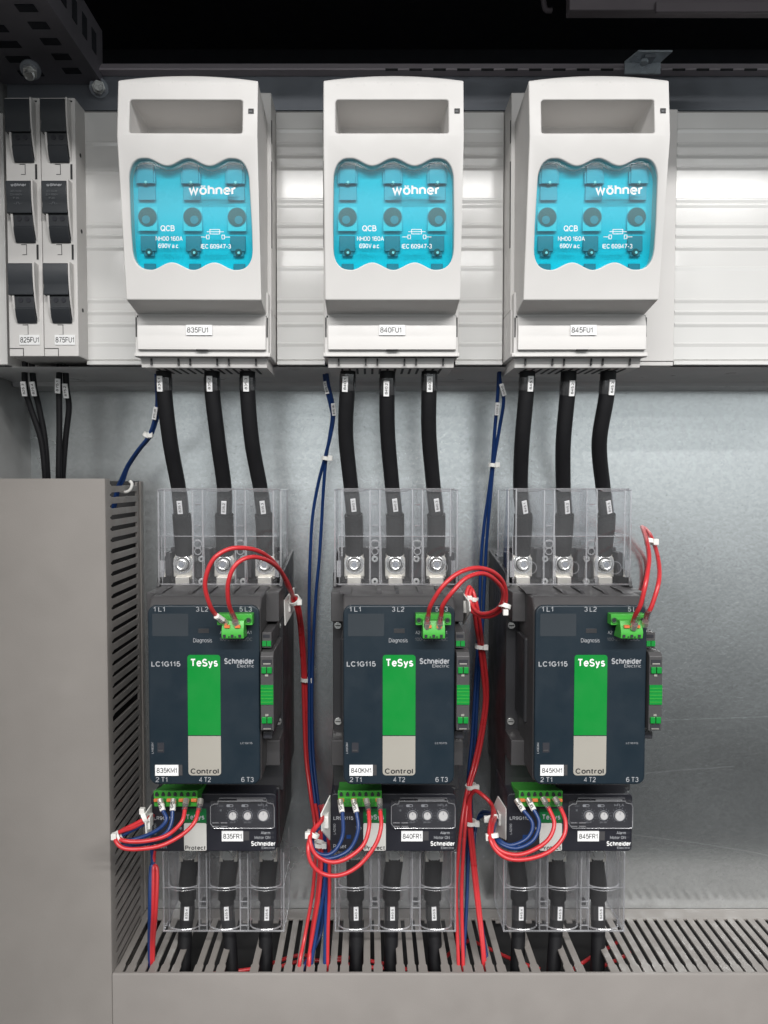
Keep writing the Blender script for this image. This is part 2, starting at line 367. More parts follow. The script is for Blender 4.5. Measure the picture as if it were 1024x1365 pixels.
def _split(s, name, parent=None, **k):
    """one mesh object per piece that was added"""
    out = []
    for (v0, v1, f0, f1) in s.pieces():
        q = MB(); q.v = s.v[v0:v1]; q.f = [[i - v0 for i in f] for f in s.f[f0:f1]]; q.ms = list(s.ms); q.m = s.m[f0:f1]
        used = sorted(set(q.m)); q.ms = [s.ms[i] for i in used]; q.m = [used.index(i) for i in q.m]
        out.append(q.build(name, parent, **k))
    return out
def _pieces(s):
    out = []; 
    for i, (a_, b_) in enumerate(s.log):
        v1, f1 = s.log[i + 1] if i + 1 < len(s.log) else (len(s.v), len(s.f))
        out.append((a_, v1, b_, f1))
    return out
MB.build_split = _split; MB.pieces = _pieces
def catmull(pts, step=6):
    P = [Vector(p) for p in pts]
    if len(P) < 3: return P
    P = [P[0] * 2 - P[1]] + P + [P[-1] * 2 - P[-2]]
    out = []
    for i in range(1, len(P) - 2):
        p0, p1, p2, p3 = P[i - 1:i + 3]
        for k in range(step):
            t = k / step
            out.append(0.5 * ((2 * p1) + (p2 - p0) * t + (2 * p0 - 5 * p1 + 4 * p2 - p3) * t * t + (3 * p1 - p0 - 3 * p2 + p3) * t ** 3))
    out.append(P[-2]); return out
def rrect(x0, x1, z0, z1, r, n=5):
    pts = []
    for cx, cz, a in ((x1 - r, z1 - r, 0), (x0 + r, z1 - r, 90), (x0 + r, z0 + r, 180), (x1 - r, z0 + r, 270)):
        for k in range(n + 1):
            t = math.radians(a + 90 * k / n); pts.append((cx + r * math.cos(t), cz + r * math.sin(t)))
    return pts
def tag(o, label=None, cat=None, group=None, kind=None):
    if label: o['label'] = label
    if cat: o['category'] = cat
    if group: o['group'] = group
    if kind: o['kind'] = kind
    return o
def thing(name, label, cat, loc, group=None):
    o = bpy.data.objects.new(name, None); C.objects.link(o); o.empty_display_size = 0.01
    ORG[0] = Vector(loc); o.location = ORG[0] * MM
    return tag(o, label, cat, group)
def copy_tree(o, parent=None):
    c = o.copy(); C.objects.link(c)
    if parent: c.parent = parent
    for ch in [q for q in bpy.data.objects if q.parent == o and q != c]: copy_tree(ch, c)
    return c
def free(): ORG[0] = Vector((0, 0, 0))

YP = 745.0                                # mounting plate
# ================================================================== SETTING
free()
ORG[0] = Vector((0, 0, 0))
a = MB().box(-326, 520, YP, YP + 3, -600, 334, 'galvanised_steel').build('mounting_plate', None); tag(a, kind='structure')
a = MB().box(-332, -326, 250, 900, -600, 470, 'side_wall_paint').build('cabinet_wall', None); tag(a, kind='structure')
a = MB().box(-332, 620, 860, 864, -600, 470, 'void_black').build('cabinet_back', None); tag(a, kind='structure')
a = MB().box(-332, 620, 260, 900, 470, 474, 'void_black').build('cabinet_ceiling', None); tag(a, kind='structure')

# roof lintel of the enclosure (above the picture), shades the upper devices
t = thing('cabinet_lintel', 'dark steel front beam of the cabinet roof above the fuse switches', 'beam', (0, 255, 425))
MB().box(-332, 620, 250, 262, 450, 476, 'frame_steel').build('beam', t, bevel=1)

# horizontal support rail behind the tops of the switches
t = thing('support_rail', 'long dark galvanised cross rail running behind the tops of the grey switches', 'rail', (0, 702, 331))
m = MB()
m.box(-322, 520, 700, 703, zz(147, 700), zz(101, 700), 'dark_steel')
m.build('rail_web', t, bevel=0.6)
m = MB()
z0, z1 = zz(101, 700), zz(88, 700)
m.box(-322, 520, 690, 703, z0, z0 + 1.5, 'rail_edge')
m.prism([(690, z0 + 1.5), (696, z1), (698, z1), (693, z0 + 1.5)], -240, 520, 'x', 'rail_edge')
x = 15
while x < 510:
    m.box(x, x + 11, 689.4, 690.2, z0 - 0.8, z0 + 1.0, 'dark_slot'); x += 21
m.build('rail_flange', t)
# perforated depth rail top left
t = thing('perforated_rail', 'dark perforated depth rail in the upper left corner with rows of slots', 'rail', (-270, 500, 350))
m = MB(); m.box(-326, -236, 300, 699, 352, 355, 'frame_steel'); m.box(-239, -236, 300, 699, 355, 398, 'frame_steel')
y = 320
while y < 690:
    m.box(-236.2, -235.4, y, y + 10, 368, 386, 'void_black')
    m.box(-262, -248, y, y + 9, 351.4, 352.2, 'void_black')
    m.box(-302, -282, y + 4, y + 13, 351.4, 352.2, 'void_black')
    y += 22
m.build('rail_body', t)
# overhead beam, only its grey underside edge at the top right
t = thing('overhead_profile', 'blurred grey folded sheet profile along the very top right edge of the picture', 'profile', (250, 560, 345))
m = MB(); b0 = V(757, 18, 560); b1 = V(1030, 20, 560)
m.box(b0.x, 330, 556, 566, b0.z, b0.z + 40, 'dull_profile')
m.box(b0.x + 60, b0.x + 160, 553, 556, b0.z - 3, b0.z + 5, 'dull_profile')
m.build('profile_sheet', t, bevel=1)
t = thing('hanging_hook', 'small pale hook end poking into the top edge above the third switch', 'hook', tuple(V(727, 8, 600)))
MB().tube([V(724, -8, 600), V(725, 3, 600), V(728, 13, 600), V(736, 14, 600)], 2.0, 'dull_profile').build('hook_rod', t)

def bolt(px, py, Y, r, name, label, ax=(0, -1, 0), h=10, spring=False):
    p = V(px, py, Y); t = thing(name, label, 'bolt', tuple(p))
    m = MB(); m.cyl(p, ax, r * 1.35, 1.6, 'dark_steel', 24); m.build('washer', t)
    m = MB(); m.cyl(p + Vector(ax) * 1.6, ax, r, h * 0.5, 'zinc_bolt', 6); m.build('bolt_head', t, bevel=0.5)
    m = MB(); m.cyl(p + Vector(ax) * (1.6 + h * 0.5), ax, r * 0.55, h * 0.5, 'zinc_bolt', 16)
    for k in range(3): m.ring(p + Vector(ax) * (3 + h * 0.5 + k * 1.6), ax, r * 0.56, 0.5, 'zinc_bolt', 20, 6)
    m.build('thread', t)
bolt(132, 117, 698, 6, 'rail_bolt', 'zinc bolt with thread on the dark rail left of the first switch', (0.25, -0.9, -0.35), 12)
bolt(41, 92, 640, 6, 'rail_bolt', 'dim bolt under the perforated rail above the slim fuse holders', (0.1, -0.55, -0.8), 9)
# zinc clip bracket over the third switch
p = V(856, 84, 680); t = thing('clip_bracket', 'shiny zinc clip bracket hooked over the rail above the third switch', 'bracket', tuple(p))
m = MB(); q0 = V(832, 98, 688); q1 = V(880, 84, 688)
m.box(q0.x, q1.x, 686, 688, q0.z - 1, q1.z, 'zinc_bolt')
m.prism([(q0.x, 688), (q1.x, 688), (q1.x + 4, 670), (q0.x + 6, 670)], q1.z, q1.z + 1.5, 'z', 'zinc_bolt')
m.ms = ['zinc_plate']; m.build('bracket_plate', t, bevel=0.4)
m = MB(); m.box(q0.x + 13, q1.x - 9, 673, 684, q1.z - 3, q1.z - .2, 'dark_steel'); m.cyl((p.x + 1, 678, q1.z - 3), (0, -.2, -1), 3.6, 3, 'zinc_plate', 6)
m.build('clamp_nut', t, bevel=0.5)

# ================================================================== RIBBED BUSBAR COVERS
YC = 635.0
ZT, ZB = zz(147, YC), zz(486, YC)
def rib_profile(dense):
    """front line (y,z) from top to bottom; rows of photo y where a step in the moulding sits"""
    def z(py): return zz(py, YC)
    pts = [(YC + 2, ZT), (YC, ZT - 2)]
    if dense: rows = [(173, .5), (192, .8), (207, .9), (223, .8), (266, .5), (273, .5), (300, .8), (314, .9), (330, .9), (357, .3), (400, .8), (416, .9), (432, .9), (458, .6)]
    else: rows = [(190, .5), (229, .6), (300, .7), (314, .8), (330, .8), (400, .7), (416, .8), (432, .8), (458, .5)]
    for py, d in rows:
        zc = z(py); pts += [(YC, zc + 1.3), (YC - d * 0.85, zc + 0.4), (YC - d * 0.85, zc - 0.3), (YC, zc - 2.6)]
    pts += [(YC, z(478)), (YC - 0.3, z(479)), (YC + 1.2, z(480.5)), (YC - 0.8, z(481.5)), (YC - 0.8, ZB), (YC + 60, ZB), (YC + 60, ZT)]
    return pts
def panel(x0, x1, dense, label):
    t = thing('busbar_cover', label, 'cover panel', ((x0 + x1) / 2, YC + 30, ZB), 'pale ribbed plastic covers between the fuse switches')
    MB().prism(rib_profile(dense), x0, x1, 'x', 'cover_panel_plastic').build('ribbed_panel', t, smooth=False)
    return t
XS = [-128.2, 17.8, 163.4]                # fuse switch centres
panel(xx(116.5, YC, 480), XS[0] - 53.4, False, 'plain pale cover panel between the slim fuse holders and the first switch')
panel(XS[0] + 53.6, XS[1] - 53.4, True, 'ribbed pale cover panel between the first and the second switch')
panel(XS[1] + 53.6, XS[2] - 53.6, True, 'ribbed pale cover panel between the second and the third switch')
panel(xx(901, YC, 300), 420, True, 'wide ribbed pale cover panel with glare right of the third switch')
t = thing('cover_end_piece', 'smooth narrow grey filler strip directly right of the third switch', 'filler strip', (XS[2] + 70, YC, ZB))
m = MB(); m.box(XS[2] + 53.6, xx(900, YC, 300) , YC - 2, YC + 60, ZB + 2.5, ZT, 'grey_white_plastic'); m.box(XS[2] + 53.6, xx(900, YC, 300), YC - 1, YC + 60, ZB - 1, ZB + 2.3, 'grey_white_plastic')
m.build('strip', t, bevel=0.5)
t = thing('cover_end_piece', 'sliver of pale cover at the left picture edge beside the slim holders', 'filler strip', (-310, YC, ZB))
MB().box(-325, xx(10, YC, 480), YC, YC + 60, ZB, ZT - 2, 'cover_panel_plastic').build('strip', t, bevel=0.5)
# busbar carrier under/behind the covers
t = thing('busbar_carrier', 'grey carrier tray along the underside of the fuse switch row', 'carrier', (0, 700, ZB - 8))
m = MB(); m.prism([(YC + 8, ZB - 0.5), (YC + 12, ZB - 3), (YC + 70, ZB - 5), (YC + 72, ZB - 9), (YP - 0.5, ZB - 9), (YP - 0.5, ZB + 20), (YC + 62, ZB + 20), (YC + 62, ZB - 0.5)], -325, 420, 'x', 'carrier_grey')
m.build('tray', t, bevel=0.5)

# ================================================================== NH FUSE SWITCH
def wavy(n=14):
    """window outline in photo pixels of the middle switch, clockwise"""
    pts = []
    def top(x):
        return 216 - 5.0 * math.cos((x - 524.5) / 56.5 * 2 * math.pi)
    L, Rr, T, B = 445.0, 604.5, 211, 359
    xs0, xs1 = 466, 583
    N = 44
    for i in range(N + 1):
        x = xs0 + (xs1 - xs0) * i / N; pts.append((x, top(x)))
    y0 = top(xs1)
    def corner(ax, ay, bx, by, cx, cy):
        for i in range(1, 9):
            t_ = i / 8; pts.append(((1 - t_) ** 2 * ax + 2 * t_ * (1 - t_) * cx + t_ * t_ * bx, (1 - t_) ** 2 * ay + 2 * t_ * (1 - t_) * cy + t_ * t_ * by))
    corner(xs1, y0, Rr, y0 + 24, Rr - 3, y0 - 1)
    pts.append((Rr + 0.8, 300))
    def bot(x): return 354.3 + 5.0 * math.cos((x - 524.5) / 56.5 * 2 * math.pi)
    yb = bot(xs1); corner_start = (Rr + .3, yb - 27); pts.append(corner_start)
    corner(corner_start[0], corner_start[1], xs1 - 3, yb, Rr - 1, yb + 1)
    for i in range(1, N + 1):
        x = xs1 - 3 - (xs1 - xs0 - 6) * i / N; pts.append((x, bot(x)))
    corner(xs0 + 3, bot(xs0 + 3), L - .3, yb - 27, L + 1, yb + 1)
    pts.append((L - 0.8, 300)); pts.append((L, y0 + 24))
    corner(L, y0 + 24, xs0, y0, L + 3, y0 - 1)
    pts.pop()
    return pts

XW = XS[1]
YT, YK, YB = 556.0, 552.0, 570.0
zt, zk, zb = zz(107, YT), zz(181, YK), zz(400, YB)
HW = 49.6
def yf(z):                                 # lid front surface depth at height z
    return YK + (YT - YK) * (z - zk) / (zt - zk) if z > zk else YK + (YB - YK) * (zk - z) / (zk - zb)
def on_lid(px, py):
    p = V(px, py, YK)
    for _ in range(6): p = V(px, py, yf(p.z))
    return p

def fuse_switch():
    t = thing('fuse_switch', '', 'fuse switch', (XW, 700, ZB), 'grey fuse switches with turquoise windows')
    # --- housing behind the lid
    m = MB()
    x0, x1 = XW - 52.6, XW + 52.6
    zl = zz(411, 599)
    m.box(x0, x1, 606, 700, zl, zz(128, 612), 'grey_white_plastic')          # rear body
    m.box(x0 + 1.2, x1 - 1.2, 597, 612, zz(476, 599), zl + 12, 'grey_white_plastic')   # lower front body
    m.box(x0, x1, 604, 700, zz(476, 604), zl, 'grey_white_plastic')
    m.box(x0, x1, 597.5, 604, zz(476, 599), zz(470, 599), 'grey_white_plastic')
    m.build('housing', t, bevel=0.9, seg=3)
    m = MB()
    for s in (-1, 1):                                                   # snap clips, side gaps
        xa = XW + s * 50.4
        m.box(xa - 0.5, xa + 0.5, 596.7, 598, zz(450, 599), zz(424, 599), 'dark_slot')
        m.box(xa - (0.5 if s > 0 else -0.5), xa - s * 1.8, 596.7, 598, zz(424, 599), zz(421.5, 599), 'dark_slot')
        m.box(XW + s * 52.5, XW + s * 52.9, 606.5, 609, zz(330, 607), zz(215, 607), 'dark_slot')
        m.box(XW + s * 52.5, XW + s * 52.9, 606.5, 609, zz(190, 607), zz(160, 607), 'dark_slot')
    for px in (441, 492, 553): m.box(xx(px, 597, 415), xx(px + (7 if px == 441 else 4), 597, 415), 596.5, 598, zz(417 if px == 441 else 413, 597), zz(411, 597), 'dark_slot')
    m.build_split('seam_gap', t)
    # --- terminal flap
    m = MB(); fa, fb = xx(437.5, 596, 440), xx(608, 596, 440)
    zf0, zf1, zf2 = zz(466, 594), zz(436, 594), zz(421, 597)
    m.prism([(594, zf0), (593.2, zf1), (596.5, zf2), (599, zf2), (599, zf0)], fa, fb, 'x', 'grey_white_plastic')
    m.box(xx(515, 593, 466), xx(531, 593, 466), 593.4, 596, zf0 - 0.7, zf0 + 0.3, 'dark_slot')
    m.build('terminal_flap', t, bevel=0.6, seg=3)
    # --- skirt below with slots
    m = MB(); zs0, zs1 = zz(490, 606), zz(477, 606)
    m.prism([(603.5, zs1), (606, zs0), (660, zs0), (660, zs1)], XW - 49, XW + 49, 'x', 'grey_white_plastic')
    for u in (160, 272, 320, 432, 480, 592):
        px = 400 + u / 3.102; m.box(xx(px - 1, 604, 482), xx(px + 1, 604, 482), 602.8, 606.5, zs0 + 1.6, zs1 - 1, 'dark_slot')
    for k in range(14):
        px = 455 + k * 10; m.box(xx(px, 620, 492), xx(px + 3, 620, 492), 612, 640, zs0 - 0.4, zs0 + 0.3, 'dark_slot')
    m.build('terminal_skirt', t)
    # --- lid
    m = MB(); G = 'grey_white_plastic'
    def strip(outer, hole):
        polys = [[Vector((p[0], p[1], 0)) for p in outer], [Vector((p[0], p[1], 0)) for p in hole]]
        tris = tessellate_polygon(polys); allp = outer + hole
        m.add([(p[0], yf(p[1]), p[1]) for p in allp], tris, G)
    # top section with curved top edge and handle recess
    hx0, hx1 = on_lid(447.5, 150).x, on_lid(598, 150).x
    hz0, hz1 = on_lid(520, 177).z, on_lid(520, 133).z
    arc = [(XW + HW - 2 * HW * i / 16, zt + 3.6 * (1 - ((i - 8) / 8) ** 2)) for i in range(17)]
    hole = rrect(hx0, hx1, hz0, hz1, 1.6, 3)
    strip([(XW - HW, zk), (XW + HW, zk)] + arc, hole)
    n = len(hole)
    m.add([(p[0], yf(p[1]), p[1]) for p in hole] + [(p[0] + (1.5 if p[0] < XW else -1.5), 594, p[1] + (1.0 if p[1] < (hz0 + hz1) / 2 else -1.0)) for p in hole],
          [(i, (i + 1) % n, (i + 1) % n + n, i + n) for i in range(n)] + [tuple(range(n, 2 * n))], G)
    # lower section with wavy window opening
    wv = [on_lid(*p) for p in wavy()]; hole = [(p.x, p.z) for p in wv]
    strip([(XW - HW, zb), (XW + HW, zb), (XW + HW, zk), (XW - HW, zk)], hole)
    n = len(hole)
    m.add([(p[0], yf(p[1]), p[1]) for p in hole] + [(p[0], yf(p[1]) + 14, p[1]) for p in hole], [(i, (i + 1) % n, (i + 1) % n + n, i + n) for i in range(n)], G)
    # sides, bottom, curved top
    YR = 606
    for s in (-1, 1):
        X_ = XW + s * HW
        m.add([(X_, YR, zz(160, YR)), (X_, YR, zz(425, YR)), (X_, YB, zb), (X_, YK, zk), (X_, YT, zt), (X_, YR, zt - 6)], [(0, 1, 2, 3, 4, 5)], G)
    m.add([(XW - HW, YB, zb), (XW + HW, YB, zb), (XW + HW, YR, zz(425, YR)), (XW - HW, YR, zz(425, YR))], [(0, 1, 2, 3)], G)
    na = len(arc)
    m.add([(p[0], YT, p[1]) if False else (p[0], yf(p[1]), p[1]) for p in arc] + [(p[0], YR, p[1] - 6) for p in arc], [(i, i + 1, i + 1 + na, i + na) for i in range(na - 1)], G)
    m.build('lid', t, bevel=1.0, seg=3, weld=True)
    m = MB(); p = on_lid(609.5, 148); m.box(p.x - 1.9, p.x + 1.9, p.y - 0.5, p.y + 3, p.z - 1.7, p.z + 1.7, 'dark_slot'); m.box(p.x - 1.3, p.x + 0.6, p.y - 0.7, p.y, p.z - 1, p.z + 0.4, 'lever_black')
    m.build('status_window', t)
    # small embossed dots on the brow
    m = MB()
    for k in range(9):
        q = on_lid(450 + k * 18, 112 - (3 if k % 2 else 0)); m.cyl(q + Vector((0, 0.15, 0)), (0, -1, 0), 0.9, 0.3, G, 8)
    m.build('grip_dots', t)
    # --- interior behind the turquoise window
    m = MB()
    m.add([(p.x, yf(p.z) + 9.5, p.z) for p in wv], [tuple(range(len(wv)))], 'fitting_back'); m.build('interior_panel', t, smooth=False)
    def ob(px0, py0, px1, py1, d0, d1, mt, mm):
        p0 = on_lid(px0, py1); p1 = on_lid(px1, py0); yc = yf((p0.z + p1.z) / 2)
        mm.box(p0.x, p1.x, yc + d0, yc + d1, p0.z, p1.z, mt)
    for cx in (463, 524, 584):
        f = MB()
        ob(cx - 11, 212, cx + 11, 240, 7.2, 9, 'fitting_grey', f); ob(cx - 13.5, 222, cx + 13.5, 240, 7.5, 9, 'fitting_grey', f); ob(cx - 11, 240, cx + 12, 262, 8.0, 9, 'fitting_grey', f)
        ob(cx - 13, 264, cx + 13, 304, 8.3, 9, 'fitting_pale', f); ob(cx - 11, 309, cx + 10, 331, 8.0, 9, 'fitting_dark', f)
        ob(cx - 7, 326, cx + 7, 338, 7.8, 9, 'fitting_dark', f); ob(cx - 8, 347, cx + 8, 357, 8, 9, 'fitting_dark', f)
        f.build('fuse_contact', t, bevel=0.3)
        g = MB(); c = on_lid(cx, 284); g.cyl(c + Vector((0, 8.3, 0)), (0, -1, 0), 6.9, .5, 'fitting_dark', 30); g.cyl(c + Vector((0, 7.8, 0)), (0, -1, 0), 6.4, 0.3, 'fitting_hole', 30)
        g.cyl(c + Vector((1.3 if cx > 500 else -1, 7.5, -2.2)), (0, -1, 0), 3.0, 0.1, 'fitting_dark', 14); g.build('test_hole', t)
        for py in (237, 332):
            c = on_lid(cx, py); h = MB(); h.cyl(c + Vector((0, 7.4, 0)), (0, -1, 0), 2.5, .6, 'fitting_hole', 16); h.cyl(c + Vector((0.3, 6.8, -0.6)), (0, -1, 0), 1.0, 0.6, 'print_white', 10)  # offset white disc is a painted glint on the screw
            h.build('contact_screw', t)
    # --- window pane
    m = MB(); n = len(wv)
    bm = bmesh.new(); bm.faces.new([bm.verts.new((p.x, 0, p.z)) for p in wv])      # slightly domed pane
    zlo, zhi = min(p.z for p in wv), max(p.z for p in wv)
    for k in range(1, 14):
        bmesh.ops.bisect_plane(bm, geom=bm.verts[:] + bm.edges[:] + bm.faces[:], plane_co=(0, 0, zlo + (zhi - zlo) * k / 14), plane_no=(0, 0, 1))
    bm.verts.index_update(); pv = []
    for v in bm.verts:
        q = (v.co.z - zlo) / (zhi - zlo) * 2 - 1; pv.append((v.co.x, yf(v.co.z) + 3.4 - 1.9 * (1 - q * q), v.co.z))
    m.add(pv, [tuple(v.index for v in f.verts) for f in bm.faces], 'teal_glaze'); bm.free()
    m.build('window', t)
    # --- white print on the pane
    m = MB()
    def tx(s, px0, px1, py, h, bold=0.0, mt='print_white'):
        a_, b_ = on_lid(px0, py), on_lid(px1, py); cc = (a_ + b_) / 2
        m.text(s, cc.x, cc.z, cc.y + 1.2, b_.x - a_.x, h, mt, bold)
    tx('wöhner', 523, 585.5, 252, 7.2, 0.02)
    tx('QCB', 483, 502, 303.5, 4.2, 0.012); tx('NH00 160A', 476, 512, 317.3, 3.3, 0.01); tx('690V a.c.', 479, 507, 327, 3.3, 0.01); tx('IEC 60947-3', 536, 576, 327.5, 3.3, 0.01)
    def ln(px0, py0, px1, py1):
        p0, p1 = on_lid(px0, py0), on_lid(px1, py1); m.box(min(p0.x, p1.x) - .22, max(p0.x, p1.x) + .22, p0.y + 1.2, p0.y + 1.3, min(p0.z, p1.z) - .22, max(p0.z, p1.z) + .22, 'print_white')
    for q in ((545, 308, 567, 308), (549, 305, 562, 305), (549, 311, 562, 311), (549, 305, 549, 311), (562, 305, 562, 311), (537, 315, 544, 315), (544, 312.5, 544, 317.5), (568, 315, 575, 315), (568, 312.5, 568, 317.5), (547.5, 313.5, 547.5, 316.5), (564.5, 313.5, 564.5, 316.5), (544, 312.5, 547.5, 312.5), (544, 317.5, 547.5, 317.5), (564.5, 312.5, 568, 312.5), (564.5, 317.5, 568, 317.5)): ln(*q)
    m.build_split('lettering', t, smooth=False)
    return t
sw = fuse_switch()
SWL = ['grey fuse switch with sticker 835FU1, beside the slim black-lever holders', 'grey fuse switch with sticker 840FU1, middle of the row of three', 'grey fuse switch with sticker 845FU1, below the zinc clip bracket']
switches = []
for i, nm in ((1, '840FU1'), (0, '835FU1'), (2, '845FU1')):
    o = sw if i == 1 else copy_tree(sw)
    o['label'] = SWL[i]; o.location.x = XS[i] * MM; o.rotation_euler.y = (.0035, 0, -.002)[i]; switches.append((o, nm, i))
for o, nm, i in switches:
    ORG[0] = Vector(o.location) / MM
    cpx = (265.5, 523, 778)[i]
    c = V(cpx, 440, 592.9)
    m = MB(); m.box(c.x - 10, c.x + 10, 592.4, 592.9, c.z - 3.9, c.z + 3.9, 'sticker_white'); lab = m.build('sticker', o)
    MB().text(nm, c.x - 1.2, c.z, 592.3, 16, 4.0, 'print_black', 0.002).build('sticker_lettering', lab, smooth=False)

# ================================================================== SLIM FUSE HOLDERS
YH = 614.0
def fuse_holder():
    xl, xr = xx(6, YH, 130), xx(52.5, YH, 130)
    t = thing('fuse_holder', '', 'fuse holder', ((xl + xr) / 2, 700, ZB), 'slim grey fuse holders with black levers')
    G = 'holder_grey_plastic'
    m = MB(); zt_, zb_ = zz(130, YH), zz(475, YH)
    m.box(xl, xr, YH, 700, zb_, zt_, G); m.build('housing', t, bevel=0.7, seg=3)
    rows = ((131, 217), (240.5, 324), (350.5, 431))
    det = MB()
    for (a_, b_) in rows:
        za, zb2 = zz(a_, YH - 8), zz(b_, YH)
        h = za - zb2; w0 = xl + 3.0; w1 = xr - 6.5; zc0 = 0
        def prof(k, add):   # curved cheek outline y(z)
            return [(YH + 1, za + add)] + [(YH - k * math.sin(math.pi / 2 * (1 - (i / 10) ** 1.9)) , za - h * i / 10 + (add if i == 0 else 0)) for i in range(11)] + [(YH + 1, zb2)]
        wu, w0, w1 = xl + 3.2, xl + 7.4, xl + 22.6
        c = MB()
        c.prism([(YH + 1, za + 1)] + [(YH - 8.5 * (1 - (i / 12) ** 2.4), za + 1 - h * i / 12) for i in range(13)], w1 + 0.3, w1 + 1.7, 'x', G)
        c.build('cheek', t, bevel=0.3)
        c = MB(); c.prism([(YH + 1, za - h * .4)] + [(YH - 6.5 * (1 - (i / 12) ** 2.2), za - h * .4 - h * .6 * i / 12) for i in range(13)], w0 - 1.8, w0 - 0.2, 'x', G)
        c.build('cheek', t, bevel=0.3)
        l = MB(); z1 = za - h * .54
        l.prism([(YH, za), (YH - 8.0, za), (YH - 8.6, za - 1.5), (YH - 7.4, za - h * .34), (YH - 6.8, za - h * .37), (YH - 7.6, z1 + 1.2), (YH - 7.3, z1), (YH - 4, z1), (YH, z1)], wu, w1, 'x', 'lever_black')
        l.prism([(YH, z1 - .1), (YH - 5.2, z1 - .1), (YH - 4.8, za - h * .74), (YH - 5.6, za - h * .76), (YH - 4, za - h * .9), (YH - 1.4, zb2), (YH + .5, zb2)], w0, w1, 'x', 'lever_black_step')
        lv = l.build('lever', t, bevel=0.4)
        for s in (-1, 1):
            hh = MB(); hh.cyl(((w0 + w1) / 2 + s * 3.0, YH - 4.9, za - h * .62), (0, -1, 0), 1.9, 0.5, 'void_black', 14); hh.build('test_hole', lv)
        # latch outline beside / below the lever
        zc = zz(b_ + 10, YH)
        det.box(w0 + 3.6, w0 + 8, YH - 0.25, YH + .2, zc + 4.4, zc + 4.9, 'dark_slot'); det.box(w0 + 7.6, w0 + 8, YH - .25, YH + .2, zc - 3, zc + 4.9, 'dark_slot')
        det.box(w0 + 4.5, w0 + 8, YH - .25, YH + .2, zc - 3.4, zc - 3, 'dark_slot')
        if b_ < 400: det.box(w1 + 0.4, w1 + 2.0, YH - .3, YH + .2, zz(b_ + 22, YH), zz(b_ + 2, YH), 'dark_slot')
    det.box(xl + .4, xl + 11, YH - .2, YH + .2, zz(465, YH), zz(464, YH), 'dark_slot')
    det.box(xl + 11, xl + 11.5, YH - .2, YH + .2, zz(475, YH), zz(464, YH), 'dark_slot')
    for py in (200, 303, 410): det.cyl((xr - .2, YH + 10, zz(py, YH)), (1, 0, 0), 1.6, 0.5, 'dark_slot', 12)
    det.box(xr - 5, xr - 2, YH - .2, YH + .2, zz(136, YH), zz(134, YH), 'dark_slot')
    det.build_split('seam_gap', t)
    # print on the middle lever
    za = zz(240.5, YH - 8)
    m = MB(); cx = xl + 13
    m.text('wöhner', cx + .5, za - 3.6, YH - 9.0, 12, 2.6, 'print_grey', 0.035)
    for k, s in enumerate(('AES 10x38', '32A 690V', 'IP 20')): m.text(s, cx - 1.5, za - 8.3 - 2.6 * k, YH - 8.8, (8.5, 9.5, 4.5)[k], 1.5, 'print_dim')
    m.text('-/\\-', cx - .5, za - 17.3, YH - 8.3, 6, 2.2, 'print_dim')
    m.build_split('lettering', t, smooth=False)
    return t, xl, xr
fh, fxl, fxr = fuse_holder()
fh['label'] = 'slim fuse holder with sticker 825FU1, at the far left edge of the cabinet'
o2 = copy_tree(fh); o2['label'] = 'slim fuse holder with sticker 875FU1, next to the plain cover panel'
o2.location.x += (fxr - fxl + 0.4) * MM
for o, nm, cpx in ((fh, '825FU1', 39.5), (o2, '875FU1', 86.5)):
    ORG[0] = Vector(o.location) / MM
    c = V(cpx, 453, YH - .5)
    lab = MB().box(c.x - 8, c.x + 8, YH - .7, YH - .1, c.z - 3.9, c.z + 3.9, 'sticker_white').build('sticker', o)
    MB().text(nm, c.x, c.z, YH - .8, 14.6, 4.3, 'print_black', 0.006).build('sticker_lettering', lab, smooth=False)

